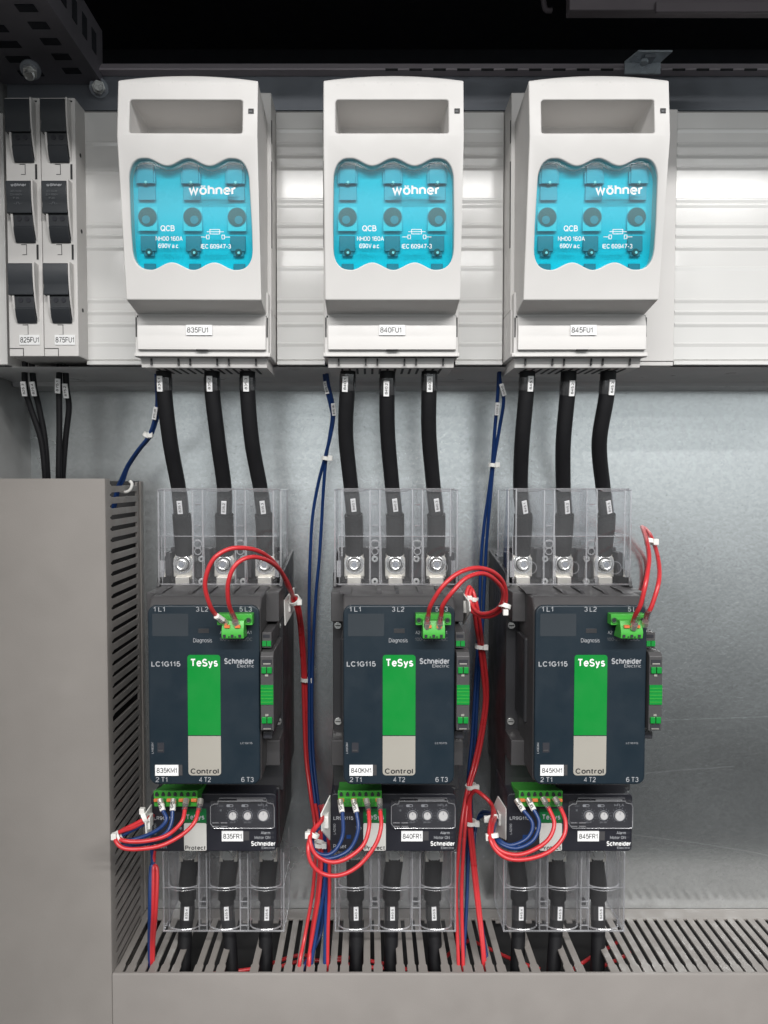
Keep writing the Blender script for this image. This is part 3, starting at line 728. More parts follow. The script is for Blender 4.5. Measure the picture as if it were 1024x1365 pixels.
# ================================================================== CONTACTOR
XCN = [-126.5, 23.7, 171.2]
XC = XCN[1]
YFc = 586.0
def contactor():
    t = thing('contactor', '', 'contactor', (XC, YP, -245), 'dark slate contactors on the plate')
    z = lambda py, Y=YFc: zz(py, Y)
    x = lambda px, Y=YFc, py=900: xx(px, Y, py)
    # body
    m = MB()
    zbot = zz(1060, 640)
    m.box(XC - 53.8, XC + 53.8, 650, YP - .5, zbot, -91, 'body_dark')
    for s_ in (-1, 1): m.prism([(YP - .5, -68), (658, -79), (650, -90), (650, -91.2), (YP - .5, -91.2)], XC + s_ * 53.8, XC + s_ * 50.5, 'x', 'body_dark')
    m.box(XC - 50.5, XC + 50.5, 700, YP - .5, -91.2, -70, 'body_dark')
    ztop = zz(781, 645)
    zs0 = zz(829, 622)
    m.box(XC - 54, XC + 54, 622, 652, zs0, ztop - 2, 'body_grey')           # upper shoulders
    m.box(XC - 54, XC + 54, 622, 652, zz(1021, 622), zz(987, 622), 'body_grey')   # lower shoulders
    m.build('base_body', t, bevel=1.2, seg=3)
    m = MB()
    m.prism([(589, z(1043)), (589, z(812)), (598, ztop - 1.5), (650, ztop), (650, z(1043) + 6), (604, z(1043))], XC - 43.5, XC + 43.5, 'x', 'body_grey')
    m.box(XC - 46, XC + 46, 612, 650, zz(965, 612), zz(850, 612), 'body_dark')
    m.build('centre_body', t, bevel=2.2, seg=4)
    m = MB()
    for u, wd in ((-46, 9), (-2, 3), (-17, 4), (16, 4), (31, 5)):
        m.prism([(606, ztop - 1), (640, ztop - .2), (640, ztop + 1.0), (612, ztop + .6)], XC + u, XC + u + wd, 'x', 'body_grey' if abs(u) > 3 else 'body_dark')
    m.build_split('top_rib', t, bevel=.3)
    m = MB()
    for s in (-1, 1):
        for k in range(5): m.prism([(672 + k * 11, -92 - k % 2 * 2), (676 + k * 11, -88), (679 + k * 11, -88), (675 + k * 11, -110), (672 + k * 11, -112)], XC + s * 53.7, XC + s * 54.1, 'x', 'void_black')
    m.build_split('vent_slot', t)
    for s in (-1, 1):
        for py in (834, 962):
            m = MB(); p = V(0, py, 648); m.cyl((XC + s * 49.5, 650, p.z), (0, -1, 0), 3, 2.0, 'zinc_bolt', 16); m.box(XC + s * 49.5 - 2.2, XC + s * 49.5 + 2.2, 647.7, 648.1, p.z - .4, p.z + .4, 'dark_slot')
            m.build('fixing_screw', t, bevel=.3)
    # terminals
    for k in (-1, 0, 1):
        xk = XC + 36 * k
        m = MB(); m.box(xk - 8.2, xk + 8.2, 676, 682, zz(772, 676), zz(738, 676), 'tinned_metal'); m.box(xk - 6.2, xk + 6.2, 668, 678, zz(780, 668), zz(768, 674), 'tinned_metal')
        m.build('terminal_bar', t, bevel=.6)
        m = MB(); c = Vector((xk, 673.4, zz(752, 670)))
        m.cyl(c, (0, -1, 0), 8.7, 1.4, 'zinc_bolt', 32); m.cyl(c + Vector((0, -1.4, 0)), (0, -1, 0), 7.3, .15, 'body_dark', 28); m.ring(c + Vector((0, -1.9, 0)), (0, -1, 0), 6.4, .75, 'zinc_bolt')
        m.cyl(c + Vector((0, -1.5, 0)), (0, -1, 0), 5.2, 6, 'zinc_bolt', 26, r2=4.9); m.ring(c + Vector((0, -7.4, 0)), (0, -1, 0), 3.9, .8, 'zinc_bolt'); m.cyl(c + Vector((0, -7.5, 0)), (0, -1, 0), 2.6, .3, 'dark_steel', 6)
        m.build('terminal_bolt', t, bevel=.4)
        if k < 1:
            m = MB(); m.box(xk + 12, xk + 24, 671, 684, -86, -60, 'body_dark'); m.build('barrier', t, bevel=1)
            for py in (745, 775):
                q = MB(); p = V(0, py, 664); q.cyl((xk + 18, 666, p.z), (0, -1, 0), 2.9, 2.5, 'zinc_bolt', 16); q.cyl((xk + 18, 663.4, p.z), (0, -1, 0), 1.2, .3, 'dark_slot', 6); q.build('barrier_screw', t, bevel=.4)
    m = MB(); m.box(XC - 51, XC - 46, 668, 684, -84, -63, 'body_dark'); m.box(XC + 46, XC + 51, 668, 684, -84, -63, 'body_dark')
    m.box(XC - 50, XC + 50, 684, 690, -91, -60, 'body_dark'); m.build('terminal_block', t, bevel=1)
    # clear terminal shroud
    E, P = 'clear_edge', 'clear_plastic'
    s0, s1, zu, zl = XC - 52, XC + 52, zz(652, 650), zz(779, 650); zm = zz(715, 650)
    m = MB()
    prof = [(650, zl), (650, zu - 1.5), (651.5, zu), (700, zu), (700, zu - 1), (652, zu - 1), (651, zu - 2), (651, zl)]
    m.prism(prof, s0 + 3, s1 - 3, 'x', P)
    for s in (s0, s1 - 1): m.box(s, s + 1, 653, 704, zl, zu - 1, P)
    for k in (-1, 1):
        for d in (-3.6, 3.6):
            xq = XC + 18 * k + d; m.box(xq - .5, xq + .5, 651.2, 700, zl, zu - 1.5, P)
    m.box(s0 + 1, s1 - 1, 652, 700, zm - .5, zm + .5, P)
    R = 0.8
    def ed(*pts, r=R): m.tube([Vector(p) for p in pts], r, E, n=6, spline=False)
    rc = 3
    ed((s0 + rc, 650, zu), (s1 - rc, 650, zu)); ed((s0 + rc, 650, zl), (s1 - rc, 650, zl), r=.8); ed((s0 + rc, 650, zm), (s1 - rc, 650, zm), r=.55)
    for s, q in ((s0, 1), (s1, -1)):
        ed((s, 653, zu - 1), (s, 653, zl)); ed((s, 653, zu - 1), (s, 704, zu - 1)); ed((s, 653, zl), (s, 704, zl), r=.8); ed((s, 704, zu - 1), (s, 704, zl)); ed((s + q * rc, 650, zu), (s, 653, zu - 1)); ed((s + q * rc, 650, zl), (s, 653, zl))
        ed((s + q * 6, 650, zl + 24), (s + q * 6, 650, zu)); ed((s, 653, zm), (s, 700, zm), r=.45)
        m.box(s + q * 1.5, s + q * 5, 651, 655, zl + 6, zl + 20, E)
    for k in (-1, 1):
        for d in (-4.2, 4.2): ed((XC + 18 * k + d, 650, zu - .5), (XC + 18 * k + d, 650, zl))
        for zq in (zu - 13, zu - 31, zu - 44): ed((XC + 18 * k - 2.2, 650, zq), (XC + 18 * k + 2.2, 650, zq), r=.7)
        m.ring((XC + 18 * k, 650, zz(735, 650)), (0, 1, 0), 2.8, .5, E, 20, 6); m.ring((XC + 18 * k, 650, zz(725, 650)), (0, 1, 0), 3.4, .45, E, 20, 6)
    for k in (-1, 0, 1):
        xa = XC + 36 * k; ed((xa - 12, 650, zu + .2), (xa - 8.5, 650, zu - 1.6), (xa + 8.5, 650, zu - 1.6), (xa + 12, 650, zu + .2), r=.6)
        m.ring((xa + 2.5, 650.4, zz(757, 650)), (0, 1, 0), 5.2, .3, E, 26, 6)
        ed((xa - 13, 650, zz(715, 650)), (xa - 12.2, 650, zl + 1), r=.4)
    m.build('terminal_shroud', t)
    # front cover
    m = MB(); c0, c1 = x(457.7), x(606.3)
    m.prism(rrect(c0, c1, z(1046), z(807), 6.5, 7), YFc, YFc + 4, 'y', 'slate_face'); fc = m.build('front_cover', t, bevel=1.3, seg=4)
    YS = YFc - 0.12
    def rect(px0, py0, px1, py1, mt, d=0.0, th=.6, r=0, par=fc, name='panel', bev=0):
        mm_ = MB(); X0, X1, Z0, Z1 = x(px0, YFc, (py0 + py1) / 2), x(px1, YFc, (py0 + py1) / 2), z(py1), z(py0)
        if r: mm_.prism(rrect(X0, X1, Z0, Z1, r, 4), YS - d, YS - d + th, 'y', mt)
        else: mm_.box(X0, X1, YS - d, YS - d + th, Z0, Z1, mt)
        return mm_.build(name, par, bevel=bev)
    rect(464, 818, 512, 848, 'slate_window', .05, .6, .8, name='display_window', par=t)
    # green and beige badges: rounded only on the outer ends
    X0, X1 = x(510.3), x(554)
    def badge(py0, py1, mt, rt, rb, name):
        Z1, Z0 = z(py0), z(py1); pts = []
        for cx, cz, a_, r in ((X1, Z1, 0, rt), (X0, Z1, 90, rt), (X0, Z0, 180, rb), (X1, Z0, 270, rb)):
            ox = cx - r if cx == X1 else cx + r; oz = cz - r if cz == Z1 else cz + r
            for k in range(5):
                q = math.radians(a_ + 22.5 * k); pts.append((ox + r * math.cos(q), oz + r * math.sin(q)))
        MB().prism(pts, YS - .15, YS + .4, 'y', mt).build(name, t)
    badge(873, 980, 'bright_green', 2.2, .05, 'green_badge'); badge(981.2, 1033.5, 'code_beige', .05, 2.6, 'beige_badge')
    m = MB()
    m.box(x(469), x(478), YS - .05, YS + .3, z(1003), z(990), 'void_black'); m.box(x(470), x(476.5), YS - .4, YS, z(1001), z(999.4), 'body_grey'); m.build('dip_slot', t)
    m = MB(); m.box(x(525), x(539.5), YS - .05, YS + .3, z(844), z(838), 'body_dark'); m.build('status_lamp', t, bevel=.2)
    m = MB()
    def tx(s, px0, px1, py, hpx, mt, bold=0.0):
        m.text(s, (x(px0, YFc, py) + x(px1, YFc, py)) / 2, z(py), YS - .2, x(px1, YFc, py) - x(px0, YFc, py), hpx / 1.74, mt, bold)
    for s, a_, b_ in (('1 L1', 466, 481), ('3 L2', 522.5, 539), ('5 L3', 580.5, 597)): tx(s, a_, b_, 812, 6.6, 'print_grey', .006)
    for s, a_, b_ in (('2 T1', 466, 482), ('4 T2', 524, 540), ('6 T3', 580.5, 597)): tx(s, a_, b_, 1039, 6.8, 'print_grey', .006)
    tx('Diagnosis', 518.5, 543.5, 853.5, 5.6, 'print_grey'); tx('A2', 554, 560, 843, 4.5, 'print_grey'); tx('A1', 590, 596, 843, 4.5, 'print_grey'); tx('100-250V AC/DC', 553.5, 597, 852, 4.6, 'print_dim')
    tx('LC1G115', 462.3, 501, 885, 7.2, 'print_grey', .02); tx('TeSys', 515, 551, 883.3, 10.5, 'print_white', .022)
    tx('Schneider', 559.5, 599, 881.2, 8.2, 'print_grey', .03); tx('Electric', 576.5, 599, 887.6, 4.2, 'print_grey', .0)
    tx('Control', 513, 550.6, 1027.8, 7.4, 'print_black', .02); tx('LC1G115', 580, 596, 990.5, 2.6, 'print_grey')
    m.text('LA9G84', x(462.5), z(997), YS - .2, 15 / 1.74, 2.8 / 1.74, 'print_grey', 0, ux=(0, 0, 1), uz=(-1, 0, 0))
    m.build_split('lettering', t, smooth=False)
    # coil plug
    m = MB(); gx0, gx1 = x(554, 580, 826), x(601, 580, 826)
    m.box(gx0, gx1, 577, YFc - .2, z(833.5, 577), z(819, 577), 'plug_green'); pg = m.build('coil_plug', t, bevel=.5)
    m = MB(); bx0, bx1 = x(563.5, 572, 840), x(593, 572, 840)
    m.prism([(YFc - .2, z(851, 576)), (569, z(851, 570)), (568, z(843, 569)), (572, z(827, 572)), (577, z(825, 576))], bx0, bx1, 'x', 'plug_green')
    hb = m.build('plug_body', pg, bevel=.5)
    m = MB()
    for q in (558.5, 596.5): m.ring((x(q, 577, 827), 576.9, z(827, 577)), (0, 1, 0), 1.9, .5, 'plug_green_dark'); m.cyl((x(q, 577, 827), 577.1, z(827, 577)), (0, -1, 0), 1.5, .3, 'void_black', 12)
    for q in (568, 574, 578.4, 582.7, 588.5): m.box(x(q, 568, 848) - (1.0 if q in (568, 578.4, 588.5) else .5), x(q, 568, 848) + (1.0 if q in (568, 578.4, 588.5) else .5), 568, 569, z(849.5, 569), z(845.8 if q in (568, 578.4, 588.5) else 848, 569), 'void_black')
    for q in (571.5, 585.5): m.box(x(q - 3.5, 570, 834), x(q + 3.5, 570, 834), 567.8, 571, z(836.5, 570), z(833, 570), 'orange_lever')
    m.build_split('plug_opening', pg)
    # auxiliary block on the right flank
    ax0, ax1 = XC + 43.9, XC + 54
    G = 'body_grey'
    for nm, (pa, pb), pl in (('aux_contact_block', (870, 974), 1),):
        m = MB(); m.prism([(583, z(pb, 583)), (583, z(pa, 583) - 3), (586, z(pa, 583)), (640, z(pa, 583)), (640, z(pb, 583))], ax0, ax1, 'x', G)
        ab = m.build(nm, t, bevel=.6)
        m = MB(); m.box(ax0 + .3, ax1 - .2, 582.2, 583, z(939, 583), z(913, 583), 'bright_green')
        for k in range(5): m.box(ax0 + .3, ax1 - .2, 581.9, 582.2, z(917.5 + k * 4.6, 583), z(916.9 + k * 4.6, 583), 'plug_green')
        m.build('green_front', ab)
        m = MB()
        for py in (893, 959.5):
            for q in (0, 1): m.box(ax0 + 1 + q * 4.3, ax0 + 4.7 + q * 4.3, 581, 583, z(py + 4.2, 583), z(py - 4.2, 583), 'bright_green')
        m.build_split('release_tab', ab, bevel=.4)
        m = MB()
        for py in (882.5, 969): m.box(ax0 + 1.5, ax1 - 1.5, 582.5, 583.2, z(py + 3, 583), z(py - 3, 583), 'void_black'); m.box(ax0 + 2.2, ax1 - 2.2, 582.2, 582.6, z(py + 3, 583), z(py + 1.4, 583), 'tinned_metal')
        for py in (900, 953): m.box(ax0 + 3.6, ax0 + 6, 582.4, 583.2, z(py + 1.5, 583), z(py - 1.0, 583), 'tinned_metal')
        m.build_split('wire_opening', ab)
    MB().box(ax0, ax1 - 2.5, 594, 650, z(985, 594), z(975, 594), 'body_dark').build('auxiliary_foot', t, bevel=.6); m = MB(); m.box(ax0, ax1 - 2.5, 592, 650, z(864, 592), z(843, 592), G); rb = m.build('built_in_auxiliary', t, bevel=.6)
    m = MB()
    for q in (0, 1): m.box(ax0 + .5 + q * 3.6, ax0 + 3.6 + q * 3.6, 590.5, 592.2, z(861, 592), z(854, 592), 'bright_green')
    m.box(ax0 + 1, ax1 - 4, 591.6, 592.2, z(850, 592), z(846, 592), 'void_black'); m.box(ax0 + 1, ax1 - 4, 593.6, 594.2, z(983, 594), z(978, 594), 'void_black')
    m.build_split('release_tab', rb)
    return t
kc = contactor()
CL = ['dark slate contactor with sticker 835KM1, beside the vertical cable duct', 'dark slate contactor with sticker 840KM1, middle of the row of three', 'dark slate contactor with sticker 845KM1, with bare plate to its right']
for i, nm in ((1, '840KM1'), (0, '835KM1'), (2, '845KM1')):
    o = kc if i == 1 else copy_tree(kc)
    o['label'] = CL[i]; o.location.x = XCN[i] * MM
    kk = [o, nm]; 
    if i == 1: cons = []
    cons.append((o, nm, i))
for o, nm, i in cons:
    ORG[0] = Vector(o.location) / MM; dx = XCN[i] - XC
    X0, X1 = xx(466, YFc, 1026) + dx, xx(497, YFc, 1026) + dx; Z0, Z1 = zz(1033.5, YFc), zz(1019.5, YFc)
    m = MB(); m.box(X0 + 2, X1 + 3, YFc - .35, YFc - .05, Z0, Z1 , 'body_grey'); m.box(X0, X1, YFc - .8, YFc - .3, Z0 - .1, Z1 + .1, 'sticker_white'); lab = m.build('sticker', o)
    MB().text(nm, (X0 + X1) / 2, (Z0 + Z1) / 2, YFc - .9, 15.6, 4.0, 'print_black', 0.006).build('sticker_lettering', lab, smooth=False)

# ================================================================== OVERLOAD RELAY
YR_ = 632.0
def relay():
    t = thing('overload_relay', '', 'overload relay', (XC, YP, -400), 'overload relays under the contactors')
    x = lambda px, Y=YR_, py=1100: xx(px, Y, py)
    z = lambda py, Y=YR_: zz(py, Y)
    zt_, zb_ = z(1058), z(1135)
    m = MB(); r0, r1 = x(441), x(608)
    m.prism(rrect(r0, r1, zb_, zt_, 3.5, 4), YR_, 690, 'y', 'relay_face'); m.box(XC - 51, XC + 51, 645, YP - .5, zb_ - 3, zz(1050, 645), 'body_dark'); m.build('housing', t, bevel=.9, seg=3)
    YS = YR_ - .12
    m = MB(); m.box(x(484.5), x(514.5), YS, YR_ + .2, z(1096.8), z(1078), 'relay_green'); m.build('green_badge', t)
    MB().prism(rrect(x(484.5), x(514.5), z(1134), z(1097.3), 1.2, 3), YS, YR_ + .2, 'y', 'code_pale').build('pale_badge', t)
    m = MB()
    def tx(s, px0, px1, py, hpx, mt, bold=0.0, Y=YS - .15):
        m.text(s, (x(px0, YR_, py) + x(px1, YR_, py)) / 2, z(py), Y, x(px1, YR_, py) - x(px0, YR_, py), hpx / 1.6, mt, bold)
    tx('LR9G115', 444.5, 471, 1090.5, 5, 'print_grey', .02); tx('TeSys', 488, 512, 1089, 7, 'print_grey', .02); tx('Protect', 486, 513, 1130, 6.0, 'print_black', .02)
    tx('Reset', 444.5, 461.5, 1128, 5.4, 'print_grey', .0); tx('Trip', 474, 482, 1103.5, 4, 'print_grey'); tx('Alarm', 587, 599.5, 1110, 4.2, 'print_grey', .01); tx('Motor ON', 578.5, 599.5, 1116.3, 4.2, 'print_grey', .01)
    tx('Schneider', 574, 606, 1124.3, 6.6, 'print_white', .03); tx('Electric', 588, 605.5, 1130, 3.2, 'print_grey')
    m.text('LAD90', x(446), z(1105), YS - .15, 9, 2, 'print_grey', 0, ux=(0, 0, 1), uz=(-1, 0, 0))
    m.build_split('lettering', t, smooth=False)
    m = MB(); m.box(x(462), x(468), YR_ - .2, YR_ + .1, z(1118), z(1113), 'blue_wire'); m.box(x(601), x(604.5), YS, YR_ + .1, z(1111.5), z(1109), 'void_black'); m.box(x(601), x(604.5), YS, YR_ + .1, z(1117.5), z(1115), 'void_black'); m.build_split('status_lamp', t)
    # setting dials
    for cx, r in ((550, 5.0), (569.5, 4.8), (590.6, 6.2)):
        m = MB(); c = Vector((x(cx), YR_, z(1087))); rr = r / 1.6
        m.ring(c + Vector((0, -.2, 0)), (0, 1, 0), rr + 1.0, .28, 'print_grey', 30, 5)
        m.cyl(c, (0, -1, 0), rr, 1.8, 'knob_white', 28); m.box(c.x - .25, c.x + .25, YR_ - 1.95, YR_ - 1.7, c.z + rr * .3, c.z + rr * .85, 'print_grey')
        for k in range(13):
            q = math.radians(-50 + 280 * k / 12); d = Vector((math.cos(q), 0, math.sin(q))); a_ = c + d * (rr + 2.2); b_ = c + d * (rr + 3.1)
            m.tube([a_ + Vector((0, -.15, 0)), b_ + Vector((0, -.15, 0))], .16, 'print_grey', n=5, spline=False)
        m.build('dial', t, bevel=.25)
    m = MB()
    for q in (546, 566): m.prism(rrect(x(q - 4.5), x(q + 4.5), z(1075.7), z(1072.3), .8, 3), YS - .1, YR_ + .1, 'y', 'print_grey'); m.box(x(q), x(q + 3.6), YS - .2, YR_, z(1075), z(1073), 'body_dark')
    m.text('I=FLA', x(590), z(1073), YS - .2, 8, 2.2, 'print_grey'); m.text('Test', x(533), z(1074), YS - .2, 5, 2.0, 'print_dim'); m.text('Class', x(550), z(1068.5), YS - .2, 7, 1.4, 'print_dim'); m.text('Mode', x(569), z(1068.5), YS - .2, 6, 1.4, 'print_dim')
    m.text('G F', x(550), z(1096), YS - .2, 5, 1.3, 'print_grey'); m.text('20 30', x(569), z(1096), YS - .2, 6, 1.3, 'print_grey'); m.box(x(532.5), x(535), YS - .1, YR_, z(1081.5), z(1079), 'print_dim')
    m.build_split('scale_mark', t, smooth=False)
    # clear flap over the dials
    m = MB(); X0, X1, Z0, Z1 = x(521.5), x(606), z(1101), z(1061); Yc = 627.5
    m.box(X0, X1, Yc, Yc + .6, Z0, Z1 - 3, 'smoke_glaze'); m.box(X0, X1, Yc + .7, YR_ - .1, Z1 - 3.6, Z1 - 3, 'smoke_glaze')
    def ed(*p, r=.38): m.tube([Vector((a_, Yc, b_)) for a_, b_ in p], r, 'clear_edge', n=6, spline=False)
    ed((X0, Z0 + 4), (X0, Z1 - 7), (X0 + 3, Z1 - 5), (X0 + 6, Z1 - 5), (X0 + 7.5, Z1), (X1 - 7, Z1), (X1 - 6, Z1 - 4), (X1 - 1, Z1 - 5), (X1, Z1 - 8), (X1, Z0 + 1), (X1 - 2, Z0), (X0 + 3, Z0), (X0, Z0 + 4))
    ed((X0 + 6, Z1 - 2.6), (X1 - 6, Z1 - 2.6), r=.5)
    m.box(X0 + 22, X1 - 9, Yc - .4, Yc, Z1 - 2.4, Z1 - .8, 'clear_edge')
    for q in ((X0 + 1.5, X0 + 7), (X0 + 8.5, X0 + 14)): ed((q[0], Z0 + 4.6), (q[1], Z0 + 4.6), r=.5); ed((q[0], Z0 + 1.6), (q[1], Z0 + 1.6), r=.5)
    m.build('dial_flap', t)
    # green 4-way plug
    m = MB(); gx0, gx1 = x(450.5, 616), x(509, 616)
    m.prism([(616, zz(1054, 616)), (618, zz(1075.5, 618)), (640, zz(1075.5, 618)), (655, zz(1049, 640)), (640, zz(1052, 634))], gx0, gx1, 'x', 'plug_green')
    pg = m.build('terminal_plug', t, bevel=.5)
    m = MB()
    wp = (455, 474.5, 490, 506)
    for q in (455, 463.5, 471.5, 479.5, 488, 496.5, 504.5): m.box(x(q, 616) - 1.3, x(q, 616) + 1.3, 615.4, 617, zz(1061, 616), zz(1057.8, 616), 'void_black'); m.box(x(q, 616) - .7, x(q, 616) + .7, 615.4, 617, zz(1057.8, 616), zz(1056, 616), 'void_black')
    for q in (463.5, 479.5, 496.5):
        m.box(x(q, 616) - 1.9, x(q, 616) + 1.9, 616, 618, zz(1068, 616), zz(1065, 616), 'plug_green_dark'); m.box(x(q, 616) - 1.9, x(q, 616) + 1.9, 616.5, 619, zz(1074, 616), zz(1070, 616), 'plug_green_dark')
    m.build_split('plug_opening', pg)
    for q in (455, 472, 488, 504.5):
        MB().box(x(q, 616) - 2.3, x(q, 616) + 2.3, 614.9, 618, zz(1068.5, 616), zz(1064.8, 616), 'orange_lever').build('release_lever', pg, bevel=.3)
    # lower terminal lugs + shroud
    for k in (-1, 0, 1):
        xk = XC + 36 * k
        m = MB(); c = Vector((xk, 682, zz(1141, 675))); m.box(xk - 8, xk + 8, 682, 688, c.z - 9, c.z + 14, 'tinned_metal'); m.cyl(c, (0, -1, 0), 7.6, 1.6, 'zinc_bolt', 28); m.cyl(c + Vector((0, -1.6, 0)), (0, -1, 0), 4.4, 4, 'zinc_bolt', 20); m.ring(c + Vector((0, -1.8, 0)), (0, -1, 0), 6, .7, 'zinc_bolt')
        m.build('terminal_bolt', t, bevel=.4)
        if k < 1: MB().box(xk + 11, xk + 25, 664, 700, zb_ - 16, zb_ - .5, 'body_dark').build('barrier', t, bevel=1)
    m = MB(); E, P = 'clear_edge', 'clear_plastic'; Yf = 657.0
    zu, zl, zm = zz(1137, Yf), zz(1241, Yf), zz(1184, Yf); s0, s1 = XC - 53, XC + 53
    R = .8
    def ed(*pts, r=R): m.tube([Vector(p) for p in pts], r, E, n=6, spline=False)
    for s in (s0, s1 - 1): m.box(s, s + 1, Yf + 1, 706, zl, zu, P); ed((s + .5, Yf + 1, zu), (s + .5, Yf + 1, zl), r=.8); ed((s + .5, 706, zu), (s + .5, 706, zl)); ed((s + .5, Yf, zl), (s + .5, 706, zl)); ed((s + .5, Yf, zm), (s + .5, 706, zm), r=.45)
    m.box(s0, s1, 705, 706, zl, zu - 20, P)
    for k in (-1, 0, 1):
        xk = XC + 36 * k; w_ = 13.6
        arc = [(xk + w_ * math.sin(math.radians(a_)), Yf + 8 - 8 * math.cos(math.radians(a_))) for a_ in range(-90, 91, 15)]
        n = len(arc)
        m.add([(p[0], p[1], zl) for p in arc] + [(p[0], p[1], zu) for p in arc], [(i, i + 1, i + 1 + n, i + n) for i in range(n - 1)], P)
        for zq, rr in ((zm, .7), (zl + 1, .7), (zm - 2.4, .3)): ed(*[(p[0], p[1], zq) for p in arc], r=rr)
        for s in (-1, 1): ed((xk + s * w_, Yf + 8, zu), (xk + s * w_, Yf + 8, zl), r=.5); m.box(xk + s * 14 - .4, xk + s * 14 + .4, Yf + 2, 700, zl, zu, P)
    for k in (-1, 1):
        xk = XC + 18 * k
        for d in (-3.4, 3.4): ed((xk + d, Yf, zu), (xk + d, Yf, zl), r=.6)
        m.box(xk - 3.4, xk + 3.4, Yf, Yf + .8, zl, zu, P)
        for zq in (zm - 12, zm - 17.5, zl + 5): ed((xk - 3, Yf, zq), (xk + 3, Yf, zq), r=.6)
        m.box(xk - 1.8, xk + 1.8, Yf + 3, Yf + 8, zm - 17, zm - 12.5, 'body_dark')
    ed((s0, Yf, zl), (s1, Yf, zl), r=.85); ed((s0 + 1, Yf + 1, zm), (s1 - 1, Yf + 1, zm), r=.4)
    m.build('terminal_shroud', t)
    return t
rl = relay()
RL = ['overload relay with sticker 835FR1, below the contactor nearest the vertical duct', 'overload relay with sticker 840FR1, below the middle contactor', 'overload relay with sticker 845FR1, below the contactor nearest the bare plate']
rels = []
for i, nm in ((1, '840FR1'), (0, '835FR1'), (2, '845FR1')):
    o = rl if i == 1 else copy_tree(rl); o['label'] = RL[i]; o.location.x = XCN[i] * MM; rels.append((o, nm, i))
for o, nm, i in rels:
    ORG[0] = Vector(o.location) / MM; dx = XCN[i] - XC
    X0, X1 = xx(535, YR_, 1114) + dx, xx(563.5, YR_, 1114) + dx; Z0, Z1 = zz(1121, YR_), zz(1107.5, YR_)
    m = MB(); m.box(X1 - 2, X1 + 5, YR_ - .3, YR_ + .1, Z0 + .5, Z1 - .5, 'body_grey'); m.box(X0, X1, YR_ - .8, YR_ - .25, Z0, Z1, 'sticker_white'); lab = m.build('sticker', o)
    MB().text(nm, (X0 + X1) / 2, (Z0 + Z1) / 2, YR_ - .9, 15.4, 4.3, 'print_black', 0.006).build('sticker_lettering', lab, smooth=False)

# ================================================================== CABLE DUCTS
ZD = -424.0; YD = 642.0
breaks = [(234, 253), (297, 322), (342, 364), (465, 487), (510, 532), (571, 593), (681, 700), (728, 748), (789, 807)]
brk = [(xx(a_, YD, 1296), xx(b_, YD, 1296)) for a_, b_ in breaks]
t = thing('cable_duct', 'horizontal grey slotted cable duct along the bottom of the cabinet', 'cable duct', (100, 700, -520))
xd0 = xx(149.5, YD, 1320)
m = MB(); m.box(xd0, 520, 741, 744.5, -520, ZD, 'duct_grey'); m.box(xd0, 520, YD + 4, 741, -520, -517, 'duct_inner_shade')
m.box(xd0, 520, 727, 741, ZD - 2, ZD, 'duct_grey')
m.box(xd0, 520, 739.9, 740.9, -517, ZD - 2.2, 'duct_inner_shade')  # dark sheet over the grey back wall, painted shade behind the fingers
P_ = 9.75; x = xd0 + 1
while x < 515:
    c = x + 2.9
    cut = any(a_ - .4 < c < b_ + .4 for a_, b_ in brk)
    if not cut:
        g = 5.6 if x < -50 else 6.1
        m.prism([(x, 727), (x, 658), (x - .9, 655.5), (x - .9, YD + 3.2), (x + g + .9, YD + 3.2), (x + g + .9, 655.5), (x + g, 658), (x + g, 727)], ZD - 2, ZD, 'z', 'duct_grey')
        m.box(x - .9, x + g + .9, YD + 3, YD + 5, ZD - 20, ZD - 2, 'duct_grey')
    else:
        m.box(x, x + 5.6, 722, 727, ZD - 2, ZD, 'duct_grey')
    x += P_
m.build('duct_body', t, bevel=.35)
m = MB(); m.prism([(YD + 3, ZD + 1.2), (YD + .8, ZD + 1.0), (YD, ZD - .6), (YD, -520), (YD + 2.2, -520), (YD + 2.2, ZD - .6)], xd0 + .2, 520, 'x', 'duct_side'); m.build('duct_cover', t, bevel=.3)

t = thing('cable_duct', 'vertical grey slotted cable duct with smooth cover at the lower left', 'cable duct', (-270, 700, -520))
XV = -220.0
xlw = XV
m = MB()
m.box(-319, XV, 741, 744.5, -520, -1, 'duct_inner_shade'); m.box(XV - 2, XV, 731, 744.5, -520, -2, 'duct_side'); m.box(XV, XV + 1.6, 738, 744.5, -422, -1, 'duct_side')
m.box(-319, -317, YD + 4, 741, -520, -2, 'duct_side'); m.box(-317, -316, YD + 4, 741, -520, -2, 'duct_inner_shade')  # inner dark sheet stands in for the shade inside this duct
z = -5.0; k = 0
while z > -515:
    if True:
        g = 5.6 if k != 20 else 2.6
        m.prism([(731, z), (660, z), (657, z + 1.3), (YD + 3.2, z + 1.3), (YD + 3.2, z - g - 1.3), (657, z - g - 1.3), (660, z - g), (731, z - g)], XV - 2, XV, 'x', 'duct_side')
    z -= P_; k += 1
m.build('duct_body', t, bevel=.35)
m = MB(); x1 = xx(139.5, YD, 640)
m.prism([(-319, YD), (XV - 2.5, YD), (XV - .2, YD + 1.2), (XV + .3, YD + 3), (XV + .3, YD + 12), (XV + .05, YD + 12), (XV + .05, YD + 2.6), (-319, YD + 2.2)], -520, 1.3, 'z', 'duct_grey')
m.build('duct_cover', t, bevel=.25)

